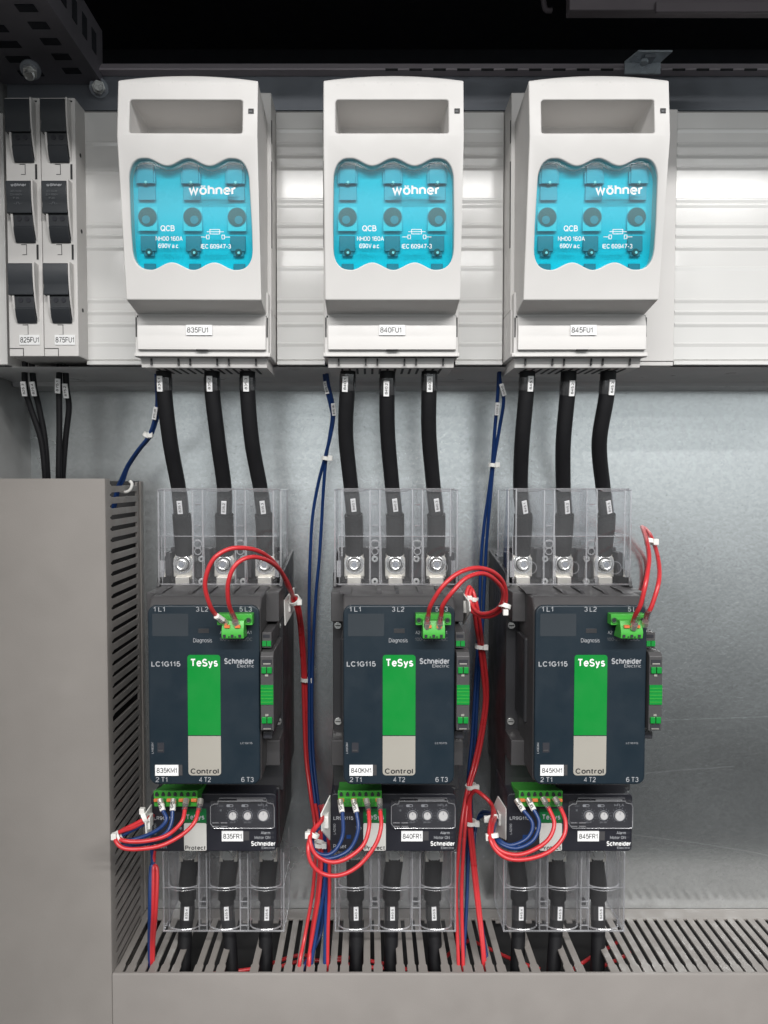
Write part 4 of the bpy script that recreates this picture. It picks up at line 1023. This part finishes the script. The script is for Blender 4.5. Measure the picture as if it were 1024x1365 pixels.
# ================================================================== POWER CABLES
def pathpt(pts, py):
    P = catmull(pts, 10)
    zt_ = None
    best = None
    for i in range(len(P) - 1):
        m_ = (P[i] + P[i + 1]) / 2
        # photo y of the point
        fw = m_.y * _c - m_.z * _s; up = m_.y * _s + m_.z * _c; yy = CY - F * up / fw
        if best is None or abs(yy - py) < best[0]: best = (abs(yy - py), i, m_)
    i = best[1]; return best[2], (P[min(i + 2, len(P) - 1)] - P[max(i - 1, 0)]).normalized(), P
def seg(pts, y0, y1):
    P = catmull(pts, 10); out = []
    for p in P:
        fw = p.y * _c - p.z * _s; up = p.y * _s + p.z * _c; yy = CY - F * up / fw
        if y0 <= yy <= y1: out.append(p)
    return out
def marker(parent, pts, py, r, w_, h_, txt, sleeve=None, side=0.0, name='marker_sleeve', mt='sticker_white'):
    c, d, P = pathpt(pts, py)
    if d.z < 0: d = -d
    nrm = Vector((side, -1, 0)); nrm = (nrm - d * nrm.dot(d)).normalized(); ux = d.cross(nrm); 
    ux = -ux if ux.x < 0 else ux
    root = parent
    if sleeve:
        sg = seg(pts, sleeve[0], sleeve[1]); root = MB().tube(sg, r + .5, 'sleeve_clear', n=20, spline=False).build(name, parent)
    O = c + nrm * (r + .75)
    m = MB()
    vs = []
    for a_ in (-.5, .5):
        for b_ in (-.5, .5):
            for q in (-1.1, .35): vs.append(O + ux * w_ * a_ + d * h_ * b_ - nrm * (-q))
    m.add(vs, [(0, 1, 3, 2), (4, 6, 7, 5), (0, 4, 5, 1), (2, 3, 7, 6), (0, 2, 6, 4), (1, 5, 7, 3)], mt)
    tg = m.build('marker_tag', root, bevel=.25)
    MB().text(txt, 0, 0, 0, h_ * .72, w_ * .48, 'print_black', .012, ux=d, uz=-ux, org=O + nrm * .45).build('marker_lettering', tg, smooth=False)

def Pp(lst): return [V(*p) for p in lst]
CABG = 'thick black cables from the fuse switches to the contactors'
words = [['left', 'middle', 'right']] * 3
sides = ['first', 'second', 'third']
upper = [
 [[(219, 470), (219, 520), (227, 590), (238, 650), (243, 690), (246, 738)], [(284, 470), (283, 520), (291, 590), (299, 650), (301, 690), (302, 738)], [(331, 470), (330, 520), (336, 590), (347, 650), (352, 690), (355, 738)]],
 [[(465, 470), (463, 520), (461, 580), (468, 650), (471, 690), (473, 738)], [(518, 470), (516, 520), (517, 580), (523, 650), (526, 690), (528, 738)], [(573, 470), (572, 520), (572, 580), (578, 650), (581, 690), (583, 738)]],
 [[(704, 470), (702, 520), (696, 590), (694, 650), (697, 690), (697, 738)], [(759, 470), (757, 520), (751, 590), (751, 650), (752, 690), (752, 738)], [(812, 470), (809, 525), (799, 590), (804, 650), (808, 690), (808, 738)]]]
nums = ['835', '840', '845']
for u in range(3):
    for k in range(3):
        Ys = [628, 630, 642, 658, 668, 678]
        # end exactly over the terminal
        lst = [(p[0], p[1], Y) for p, Y in zip(upper[u][k], Ys)]
        pts = Pp(lst); xt = XCN[u] + 36 * (k - 1); pts[-1].x = xt; pts[-2].x = (pts[-2].x + xt) / 2
        t = thing('power_cable', 'thick black cable on the %s top terminal of the contactor with sticker %sKM1' % (('left', 'middle', 'right')[k], nums[u]), 'cable', tuple(pts[-1]), CABG)
        MB().tube(pts[:-1] + [pts[-2] + (pts[-1] - pts[-2]) * .5], 6.3, 'cable_black', n=24, step=10).build('sheath', t)
        MB().tube(seg(pts, 683, 735) + [pts[-1]], 8.0, 'shrink_black', n=24, spline=False).build('heat_shrink', t)
        m = MB(); z0 = pts[-1].z
        m.tube([pts[-1] + Vector((0, 0, 2)), pts[-1] + Vector((0, 0, -2))], 6.5, 'tinned_metal', n=16, spline=False)
        m.prism([(xt - 6, z0 + 1), (xt + 6, z0 + 1), (xt + 9, z0 - 4), (xt + 9, z0 - 20), (xt - 9, z0 - 20), (xt - 9, z0 - 4)], 673.6, 676.2, 'y', 'tinned_metal'); m.build('cable_lug', t, bevel=.6)
        dy = (0, 4, 0)[k] if u else (0, 3, 3)[k]
        if u == 2: dy = (0, 5, 5)[k]
        marker(t, pts, 511 + dy, 6.3, 4.6, 12.5, nums[u] + '.%d' % (k + 1), (499 + dy, 523 + dy), side=(-.25, -.1, 0)[k] if u < 2 else .25)
        marker(t, pts, 671, 6.3, 4.3, 12, nums[u] + '.%d' % (k + 1), (655, 684), side=.1)
LOWG = 'thick black motor cables below the overload relays'
lower = [[250, 303, 356], [474, 522, 577], [692, 743, 797]]
lowend = [[243, 309, 353], [476, 521, 582], [690, 738, 798]]
for u in range(3):
    for k in range(3):
        xt = XCN[u] + 36 * (k - 1)
        a_ = Vector((xt, 688, zz(1150, 688))); b_ = V(lower[u][k], 1215, 690); c_ = V(lower[u][k] + (lowend[u][k] - lower[u][k]) * .5, 1250, 686); e_ = Vector((xx(lowend[u][k], 668, 1290), 672, -470)); g_ = Vector((e_.x, 668, -512))
        pts = [a_, V(lower[u][k], 1180, 690), b_, c_, e_, g_]
        t = thing('motor_cable', 'black motor cable from the %s outlet of relay %sFR1 into the duct' % (('left', 'middle', 'right')[k], nums[u]), 'cable', tuple(g_), LOWG)
        MB().tube(pts, 6.3, 'cable_black', n=24, step=10).build('sheath', t)
        P2 = seg(pts, 1152, 1200)
        MB().tube([a_ + Vector((0, 0, 6.5))] + P2, 8.0, 'shrink_black', n=24, spline=False).build('heat_shrink', t)
        m = MB(); m.tube([a_ + Vector((0, 2, 14)), a_ + Vector((0, 0, 5))], 5.6, 'tinned_metal', n=18, spline=False, r_end=7.4); m.build('cable_lug', t, bevel=.4)
        marker(t, pts, 1214, 6.3, 4.3, 12, nums[u] + '.%d' % (k + 4), (1203, 1226), side=.1)

# ================================================================== SLIM BLACK CABLES LEFT
sb = [[(33, 482), (33.5, 516), (40.6, 543), (54.6, 586), (60, 633), (60, 660)], [(42, 482), (45.7, 516), (52, 543), (59.7, 584), (63.5, 633), (63.5, 660)], [(79.5, 482), (78.7, 516), (79.2, 567), (78.2, 633), (78, 660)], [(87, 482), (88.9, 518.7), (92, 543), (87.6, 584), (84, 633), (84, 660)]]
sl = ['slim black cable, leftmost of the pair under the 825FU1 holder', 'slim black cable, right one of the pair under the 825FU1 holder', 'straight slim black cable, left one of the pair under the 875FU1 holder', 'bowed slim black cable, right one of the pair under the 875FU1 holder']
for i, l_ in enumerate(sb):
    pts = Pp([(p[0], p[1], 655 + j * 6 + (3 if i % 2 else 0)) for j, p in enumerate(l_)])
    t = thing('slim_cable', sl[i], 'cable', tuple(pts[-1]), 'slim black cables on the left')
    MB().tube(pts, 2.5, 'cable_black', n=14).build('sheath', t)
    marker(t, pts, (516, 516, 514, 520)[i], 2.5, 4.4, 12.5, ('825.3', '825.4', '875.1', '875.2')[i])
for px in (58, 81):
    pass

# ================================================================== WIRES
def wire(name, label, pts, mt, r=1.55, group=None, ferrule=None, step=7, markers=(), wrap=True):
    """pts: list of (px,py,Y) or Vector"""
    P = [p if isinstance(p, Vector) else V(*p) for p in pts]
    for i in range(2, len(P) - 1): P[i] = P[i] + Vector((random.uniform(-.45, .45), random.uniform(-.4, .4), random.uniform(-.4, .4)))   # hand-bent wire is never a perfect arc
    t = thing(name, label, 'wire', tuple(P[-1]), group)
    MB().tube(P, r, mt, n=12, step=step).build('insulation', t)
    if ferrule:
        a_, b_, txt = ferrule; A, B = V(*a_), V(*b_); d = (B - A).normalized()
        m = MB(); m.tube([A, B], r + .75, 'sleeve_clear' if txt is None else 'white_nylon', n=8, spline=False); fr = m.build('ferrule_sleeve', t, bevel=.2)
        m = MB(); m.tube([A - d * 1.5, A + d * 3], r + .9, 'tinned_metal', n=10, spline=False); m.build('ferrule', t)
        if txt:
            nrm = Vector((0, -1, 0)); nrm = (nrm - d * nrm.dot(d)).normalized(); ux = d.cross(nrm); c = (A + B) / 2
            MB().text(txt, 0, 0, 0, (B - A).length * .7, 2.2, 'print_black', .012, ux=-d, uz=ux, org=c + nrm * (r + .95)).build('marker_lettering', fr, smooth=False)
    for (py, txt) in markers: marker(t, P, py, r + .6, 3.6, 11, txt)
    return t
def tie(label, px, py, Y, r, ax=(0, 0, 1), col='white_nylon', tail=None, w_=1.7):
    c = V(px, py, Y); t = thing('cable_tie', label, 'cable tie', tuple(c), 'nylon cable ties on the wire bundles')
    ax = Vector(ax).normalized(); m = MB()
    u = ax.orthogonal().normalized(); v_ = ax.cross(u); vs = []; n = 20
    for q, rr in ((-w_, r), (w_, r), (w_, r + .9), (-w_, r + .9)):
        for i in range(n):
            a_ = 2 * math.pi * i / n; vs.append(c + ax * q + (u * math.cos(a_) + v_ * math.sin(a_)) * rr)
    fs = []
    for k in range(4):
        for i in range(n): fs.append((k * n + i, k * n + (i + 1) % n, ((k + 1) % 4) * n + (i + 1) % n, ((k + 1) % 4) * n + i))
    m.add(vs, fs, col); m.build('strap', t)
    d = Vector(tail) if tail else Vector((1, -.6, 0)); d.normalize()
    b = c + d * (r + 1.6); m = MB(); m.box(b.x - 2.1, b.x + 2.1, b.y - 2, b.y + 2, b.z - 2.4, b.z + 2.4, col); m.build('tie_head', t, bevel=.5)
    return t
def mount(label, pts, nrm, th=1.2):
    A = [V(*p) for p in pts]; n_ = Vector(nrm).normalized() * th; k = len(A)
    t = thing('tie_mount', label, 'tie mount', tuple(A[0]), 'white adhesive tie mounts')
    MB().add([p for p in A] + [p + n_ for p in A], [tuple(range(k)), tuple(range(2 * k - 1, k - 1, -1))] + [(i, i + k, (i + 1) % k + k, (i + 1) % k) for i in range(k)], 'white_nylon').build('base_pad', t, bevel=.4)
    c = sum(A, Vector()) / k; m = MB(); m.box(c.x - 2, c.x + 2, c.y - 5, c.y + 5, c.z - 5, c.z + 5, 'white_nylon'); m.build('saddle', t, bevel=.6)

# --- blue wires from above
BG = 'dark blue control wires'
wire('blue_wire', 'dark blue wire curling from the first switch into the top of the vertical duct', [(208, 484, 640), (208.5, 505, 645), (209.7, 538, 650), (205.6, 563, 655), (198, 582, 660), (183.8, 600, 670), (170, 620, 682), (163, 637, 690), (156, 652, 696), (150, 680, 700)], 'blue_wire', group=BG, markers=((549, '815.XR'),))
wire('blue_wire', 'dark blue wire hidden half behind the first thick cable above the vertical duct', [(213, 484, 642), (213, 505, 648), (213, 545, 655), (208, 565, 657), (200.5, 582, 662), (186, 600, 672), (172, 622, 684), (165, 639, 692), (158, 654, 698), (152, 682, 702)], 'blue_wire', group=BG, r=1.4)
wire('blue_wire', 'dark blue wire taking the outer left path beside the middle contactor', [(434, 484, 660), (438, 512, 665), (442.4, 533, 670), (445, 552, 675), (441, 579, 680), (434, 609.5, 690), (424.6, 645, 705), (416.4, 690, 715), (413, 745, 722), (412, 800, 725), (412, 900, 722), (413, 1000, 715), (421, 1080, 700), (428, 1150, 695), (430, 1230, 690), (421, 1262, 680), (405, 1290, 660), V(398, 1335, 660)], 'blue_wire', group=BG, markers=((545, '815.18'),))
wire('blue_wire', 'dark blue wire taking the inner right path beside the middle contactor', [(431, 484, 664), (434, 512, 668), (440, 540, 672), (443, 556, 678), (439, 582, 683), (435, 611, 692), (432, 647.7, 703), (429.5, 690, 715), (426, 745, 722), (421, 800, 725), (416, 900, 724), (417, 1000, 718), (425, 1080, 704), (432, 1150, 697), (436, 1230, 690), V(438, 1290, 672), V(438, 1335, 665)], 'blue_wire', group=BG, markers=((516, '815.17'),))
wire('blue_wire', 'dark blue wire with bright marker tag left of the third contactor', [(665.4, 484, 655), (664.5, 510, 660), (663.4, 536, 668), (660.3, 571.6, 675), (655.7, 619.8, 690), (651.4, 660.5, 702), (646.3, 698.5, 712), (641.3, 749.3, 720), (639, 830, 722), (634, 900, 722), (629, 980, 718), (624, 1040, 712), (622, 1100, 705), (623, 1180, 695), (619, 1250, 680), V(615, 1300, 665), V(615, 1340, 662)], 'blue_wire', group=BG, markers=((546, 'CH51.E'),))
wire('blue_wire', 'dark blue wire bulging right of its twin left of the third contactor', [(666, 484, 650), (666.7, 508, 657), (671, 533.5, 664), (665.4, 571.6, 674), (657.8, 619.8, 690), (653.5, 673, 704), (648.6, 724, 716), (645.6, 774.7, 721), (643, 840, 722), (638, 910, 721), (633, 990, 717), (628, 1050, 710), (629, 1100, 700), (634, 1170, 692), (643, 1240, 682), V(650, 1290, 664), V(652, 1340, 660)], 'blue_wire', group=BG, markers=((518, 'CH51.D'),))
tie('pale tie around the blue wires above the vertical duct', 196, 580, 661, 2.6, (.5, 0, .8))
tie('pale tie around the crossing blue wires between first and second contactor', 434.5, 611, 691, 3.0, (.2, 0, 1))
tie('pale tie around the blue wires left of the third contactor', 656.7, 620, 690, 3.0, (.1, 0, 1))

# --- coil wires
RG = 'red coil wires with wide loops on top of the contactors'
def T1(dx): return [(393 + dx, 800, 668), (398 + dx, 815, 675), (402 + dx, 845, 705), (405 + dx, 893, 725), (407 + dx, 943, 728), (410 + dx, 1009, 722), (416 + dx, 1058, 708), (423 + dx * 1.3, 1110, 685), (421 + dx * 1.6, 1180, 680), (411 + dx * 2, 1245, 670), (405 + dx * 3, 1285, 655), V(403 + dx * 3, 1330, 655)]
wire('coil_wire', 'red wire in the larger outer loop over the first contactor', [(294.5, 826, 572), (288, 820, 565), (279, 806, 556), (274, 778.4, 550), (282.2, 748.7, 548), (300, 733.5, 550), (321.8, 729.5, 556), (344.9, 735, 570), (364.6, 750, 595), (381, 772, 630), (389.4, 790, 660)] + T1(-2), 'red_wire', 1.65, RG, ((299, 829, 570), (288.5, 821, 563), '815.60'))
wire('coil_wire', 'red wire in the smaller inner loop over the first contactor', [(313.5, 824, 572), (310, 818, 567), (304.2, 803, 558), (304.2, 776, 552), (314, 753, 552), (334, 743, 558), (356, 747, 575), (374, 762, 605), (385, 783, 640), (392, 795, 664)] + T1(2.2), 'red_wire', 1.65, RG, ((315, 832, 570), (309, 817, 565), None))
def T2(dx): return [(633 + dx, 808, 650), (638 + dx, 837, 660), (641 + dx, 862, 680), (646 + dx, 901.5, 696), (647.5 + dx, 936, 706), (641 + dx, 981, 708), (633 + dx, 1020, 704), (625 + dx, 1050, 694), (618 + dx * 1.4, 1100, 676), (612 + dx * 1.6, 1180, 670), (613 + dx * 1.5, 1240, 664), V(*(614 + dx * 1.5, 1290, 656)), V(*(614 + dx, 1335, 655))]
wire('coil_wire', 'red wire in the outer loop reaching right from the middle contactor', [(569.8, 828, 572), (571.5, 818, 566), (575, 806, 560), (588.3, 782.8, 555), (609.4, 765.6, 558), (633, 757.7, 566), (654.3, 760.3, 578), (670, 773.5, 592), (675.4, 791, 605), (671.4, 809, 616), (658, 820.5, 628), (641, 822, 638), (627, 812, 645), (622, 795, 650), (626, 782, 655), (630, 790, 655)] + T2(-2), 'red_wire', 1.65, RG, ((569.5, 835, 570), (570.5, 821, 566), None))
wire('coil_wire', 'red wire in the inner loop reaching right from the middle contactor', [(587, 828, 572), (588.5, 818, 566), (591, 806, 560), (604, 788, 556), (622.6, 771, 560), (643.7, 765, 570), (661, 773, 584), (671, 789, 600), (668, 806, 612), (655, 816, 625), (640, 817, 635), (630, 808, 644), (626, 795, 648), (629, 786, 652)] + T2(2.2), 'red_wire', 1.65, RG, ((585.5, 835, 570), (588, 821, 566), None))
def T3(a_): return [V(840 + a_, 705, 722), V(820 + a_, 740, 732), V(815, 800, 738)]
wire('coil_wire', 'red wire on the left strand rising from the third contactor against the plate', [(843, 831, 572), (847, 820, 562), (854, 805, 556), (861.5, 774, 556), (865, 744, 575), (861, 718, 610), (856, 702.5, 655), (861, 718, 700), (865, 744, 730), (860.5, 775, 740), (852, 800, 742), (840, 820, 742)], 'red_wire', 1.65, RG, ((845, 836, 568), (850, 820, 562), None))
wire('coil_wire', 'red wire on the bulging right strand rising from the third contactor', [(861, 826, 574), (863, 818, 566), (868.5, 808, 562), (878, 777, 565), (879.5, 753, 585), (873.5, 730, 612), (866, 712, 640), (858, 703.5, 672), (862, 718, 712), (866, 745, 738), (863, 775, 742), (855, 800, 742), (843, 822, 742)], 'red_wire', 1.65, RG, ((860, 832, 570), (864, 814, 562), None))
tie('nylon tie clasping both red loops at the first contactor flank', 393, 800, 667, 4.3, (.45, .6, -.7), tail=(1, -.8, -.3))
tie('small tie halfway down the red pair beside the first contactor', 407, 906, 726, 3.6, (.05, 0, 1))
tie('nylon tie with square head at the right end of the middle red loops', 673, 808, 612, 4.0, (.3, .3, 1), tail=(0, -1, -1.2))
tie('nylon tie at the pad where the middle red loops turn down', 630, 798, 652, 4.2, (.2, 0, 1), tail=(-.7, -1, .2))
tie('small tie on the red pair between second and third contactor', 640, 862, 680, 3.8, (.1, 0, 1))
tie('low tie where the red pair splits beside the middle relay', 628, 1048, 694, 4.2, (-.2, 0, 1))
tie('tiny tie near the top of the red strands of the third contactor', 866, 722, 612, 3.0, (.2, .4, 1))
XS1 = -71.8
mount('white tie mount pad on the right flank of the first contactor', [(391, 783, 690), (391.5, 812, 690), (379, 834, 655), (378, 800, 655)], (1, 0, 0))
mount('white tie mount pad on the right flank of the middle contactor', [(611, 783, 655), (625, 802, 625), (626, 815, 622), (617, 833, 650)], (1, 0, 0))
mount('white tie mount pad left of the relay with sticker 835FR1', [(203, 1072, 630), (203, 1108, 630), (196, 1114, 612), (194, 1085, 612)], (-1, 0, 0))
mount('white tie mount pad left of the relay with sticker 840FR1', [(441, 1060, 632), (440.5, 1120, 632), (430, 1108, 612), (429, 1085, 612)], (-1, 0, 0))
mount('white tie mount pad left of the relay with sticker 845FR1', [(665, 1061, 660), (676, 1078, 635), (676, 1120, 635), (660, 1112, 668), (657, 1080, 668)], (-1, 0, 0))

# --- relay wires
WG = 'control wires looping out of the relay plugs'
def rw(u, col, which, fer, pts, tail, txt=None):
    lab = '%s wire on the %s clamp of the green plug of the relay with sticker %sFR1' % (col, which, nums[u])
    P = [V(*p) for p in pts] + [V(*p) if not isinstance(p, Vector) else p for p in tail]
    wire('%s_wire' % ('relay' if col == 'red' else 'relay'), lab, P, 'red_wire' if col == 'red' else 'blue_wire', 1.65 if col == 'red' else 1.6, WG, (fer[0], fer[1], txt), step=6)
# unit 1
tl1 = lambda d: [(204, 1150, 655), (206 + d, 1160, 652), (205 + d, 1214, 645), (202 + d * .6, 1262, 640 + 20), V(203 + d * .4, 1320, 662)]
rw(0, 'red', 'third', ((248, 1068, 612), (246, 1080, 606)), [(247, 1077, 608), (242, 1096, 600), (222, 1113, 596), (196, 1121, 592), (169.5, 1121, 590), (157, 1116, 592), (159, 1109, 598), (180, 1099, 608), (197, 1090, 618), (206, 1090, 640), (209, 1120, 655)], tl1(3))
rw(0, 'red', 'fourth', ((267, 1068, 612), (265, 1081, 606)), [(265, 1078, 608), (259.5, 1096, 600), (243.4, 1113, 595), (217, 1126, 590), (188, 1132, 587), (165, 1130, 586), (154, 1121, 588), (157, 1111, 594), (177, 1103, 606), (196, 1094, 618), (205, 1096, 640), (206, 1120, 655)], tl1(-1))
rw(0, 'blue', 'first', ((214, 1068, 614), (217, 1081, 609)), [(217, 1080, 610), (222, 1092, 606), (214, 1103, 604), (199, 1112, 603), (182, 1119, 602), (167, 1121, 600), (160, 1115, 602), (180, 1103, 610), (197, 1095, 620), (203, 1105, 642), (203, 1130, 655)], tl1(-4), '95')
rw(0, 'blue', 'second', ((231, 1068, 614), (230, 1081, 609)), [(230, 1080, 610), (229, 1095, 606), (222, 1110, 602), (204, 1121, 600), (183, 1126, 598), (165, 1125, 596), (158, 1118, 598), (178, 1106, 608), (196, 1098, 620), (203, 1110, 644), (202, 1130, 657)], tl1(-5), '96')
# unit 2
tl2 = lambda d: [(427, 1075, 660), (429 + d, 1110, 672), (427 + d, 1180, 668), (418 + d, 1240, 664), V(411 + d, 1285, 658), V(409 + d, 1330, 656)]
tl2b = lambda d: [(430, 1080, 660), (436 + d, 1115, 672), (438 + d, 1180, 670), (437 + d, 1240, 664), V(436 + d, 1290, 658), V(436 + d, 1330, 656)]
rw(1, 'red', 'third', ((489, 1068, 612), (491.5, 1081, 606)), [(491.5, 1079, 608), (492, 1103, 598), (484, 1126.5, 592), (463.6, 1144, 588), (440.8, 1149.5, 586), (420.5, 1139, 586), (412.3, 1119, 590), (419, 1105, 600), (430, 1092, 612)], tl2(0))
rw(1, 'red', 'fourth', ((506, 1068, 612), (507, 1081, 606)), [(507, 1079, 608), (508, 1103.6, 598), (499.2, 1129, 592), (479, 1154, 588), (453.5, 1166.5, 585), (430.6, 1164.5, 584), (415.4, 1149.4, 584), (411, 1128, 587), (416.7, 1108.7, 598), (428, 1093, 610), (432, 1075, 640)], tl2b(1))
rw(1, 'blue', 'first', ((454, 1069, 614), (456, 1083, 608)), [(456.5, 1081, 609), (457.3, 1111, 604), (449.7, 1131, 600), (435.7, 1140, 598), (420.5, 1134, 598), (416, 1120, 602), (421, 1107, 610), (429, 1098, 620), (428, 1090, 645)], tl2(5), '95')
rw(1, 'blue', 'second', ((472, 1069, 614), (475.5, 1083, 608)), [(475, 1081, 609), (477.6, 1106, 603), (468.7, 1129, 599), (451, 1142, 596), (432, 1144.3, 595), (418, 1136, 596), (414.5, 1121, 600), (420, 1109, 608), (430, 1100, 620), (432, 1092, 645)], tl2b(-3), '96')
# unit 3
tl3 = lambda d: [(655, 1072, 662), (644, 1060, 668), (632, 1055, 676), (627 + d, 1075, 684), (632 + d, 1140, 684), (640 + d, 1210, 676), V(646 + d, 1270, 664), V(648 + d, 1325, 658)]
rw(2, 'red', 'third', ((725, 1066, 612), (732, 1078, 606)), [(731, 1076, 608), (739, 1097, 600), (732, 1117.5, 594), (713, 1133, 590), (688.4, 1139, 588), (667, 1134, 590), (656, 1117.5, 596), (656, 1100, 612), (660, 1088, 640)], tl3(0))
rw(2, 'red', 'fourth', ((741, 1066, 612), (748, 1078, 606)), [(747, 1076, 608), (754, 1095, 600), (751.3, 1114.8, 594), (735, 1134, 589), (707.5, 1145, 586), (680, 1145, 586), (662, 1135, 588), (653, 1116, 594), (654, 1098, 612), (657, 1086, 640)], tl3(-3))
rw(2, 'blue', 'first', ((690, 1068, 614), (698, 1081, 608)), [(697, 1079, 609), (710, 1098, 604), (703, 1117, 600), (682, 1127, 598), (664, 1120, 602), (657, 1108, 615), (660, 1094, 640)], [(658, 1085, 665), (640, 1085, 700), (632, 1130, 690), (640, 1210, 680), V(649, 1290, 664), V(650, 1330, 660)], '95')
rw(2, 'blue', 'second', ((705, 1067, 614), (712, 1080, 608)), [(711, 1078, 609), (719, 1097, 604), (711, 1120, 599), (689, 1131, 596), (668, 1125, 598), (658, 1112, 610), (660, 1098, 640)], [(658, 1090, 665), (638, 1090, 700), (626, 1130, 692), (622, 1210, 680), V(618, 1290, 664), V(618, 1330, 660)], '97')
tie('pale tie round the wire loop end left of the relay with sticker 835FR1', 158, 1116, 594, 4.2, (1, .3, .5), tail=(-.4, -1, .6))
tie('tie head on the pad beside the relay with sticker 835FR1', 193, 1089, 616, 4.2, (1, .3, .45), tail=(-.3, -.2, 1))
tie('pale tie round the wire loop end left of the relay with sticker 840FR1', 417, 1112, 598, 4.4, (.5, .3, 1), tail=(-.8, -1, .3))
tie('second tie on the wires just below the pad by the relay with sticker 840FR1', 425, 1125, 664, 4.2, (.1, 0, 1))
tie('pale tie round the wire loop end left of the relay with sticker 845FR1', 656, 1114, 600, 4.4, (-.1, .4, 1), tail=(-.8, -1, .2))
tie('white tie with square head on the pad by the relay with sticker 845FR1', 656, 1090, 640, 4.4, (-.2, .6, 1), tail=(-1, -.6, 0))
tie('small tie round the hanging bundle left of the relay with sticker 845FR1', 627, 1096, 684, 5, (.05, 0, 1))

# --- wires lying inside the bottom duct
DG = 'red wires lying inside the bottom duct'
dl = [('red wire lying in the duct below the relay with sticker 835FR1, upper strand', [(255, 1301), (300, 1296), (342, 1290), (395, 1274), (420, 1276)]),
      ('red wire lying in the duct below the relay with sticker 835FR1, lower strand', [(285, 1307), (330, 1304), (365, 1292), (400, 1282), (455, 1280)]),
      ('red wire lying in the duct below the relay with sticker 840FR1, upper strand', [(440, 1277), (470, 1277), (505, 1284), (540, 1292), (555, 1300)]),
      ('red wire lying in the duct below the relay with sticker 840FR1, lower strand', [(455, 1284), (490, 1289), (525, 1293), (560, 1306)]),
      ('red wire rising in the duct gap below the right outlet of relay 840FR1', [(565, 1304), (590, 1280), (610, 1262), (625, 1254)]),
      ('red wire crossing the duct gap below the left outlet of relay 845FR1', [(625, 1252), (655, 1266), (690, 1282), (720, 1292)]),
      ('red wire slanting in the duct gap below the right outlet of relay 845FR1', [(765, 1292), (790, 1275), (812, 1262), (825, 1255)]),
      ('second red wire slanting lowest in the duct gap below relay 845FR1', [(780, 1305), (800, 1290), (825, 1278), (840, 1270)])]
for lab, l_ in dl:
    P = []
    for px, py in l_:
        p = V(px, py, 640); sc = -446 / p.z; P.append(p * sc)          # lie at one height inside the duct
    wire('duct_wire', lab, P, 'red_wire', 1.7, DG)
# white edge grommet at the duct top
t = thing('edge_clip', 'pale curved clip on the top corner of the vertical duct', 'clip', tuple(V(172, 648, 690)))
MB().tube([V(160, 655, 700), V(168, 656, 692), V(174, 652, 690), V(176, 645, 690), V(173, 641, 690)], 1.4, 'white_nylon').build('clip_arc', t)
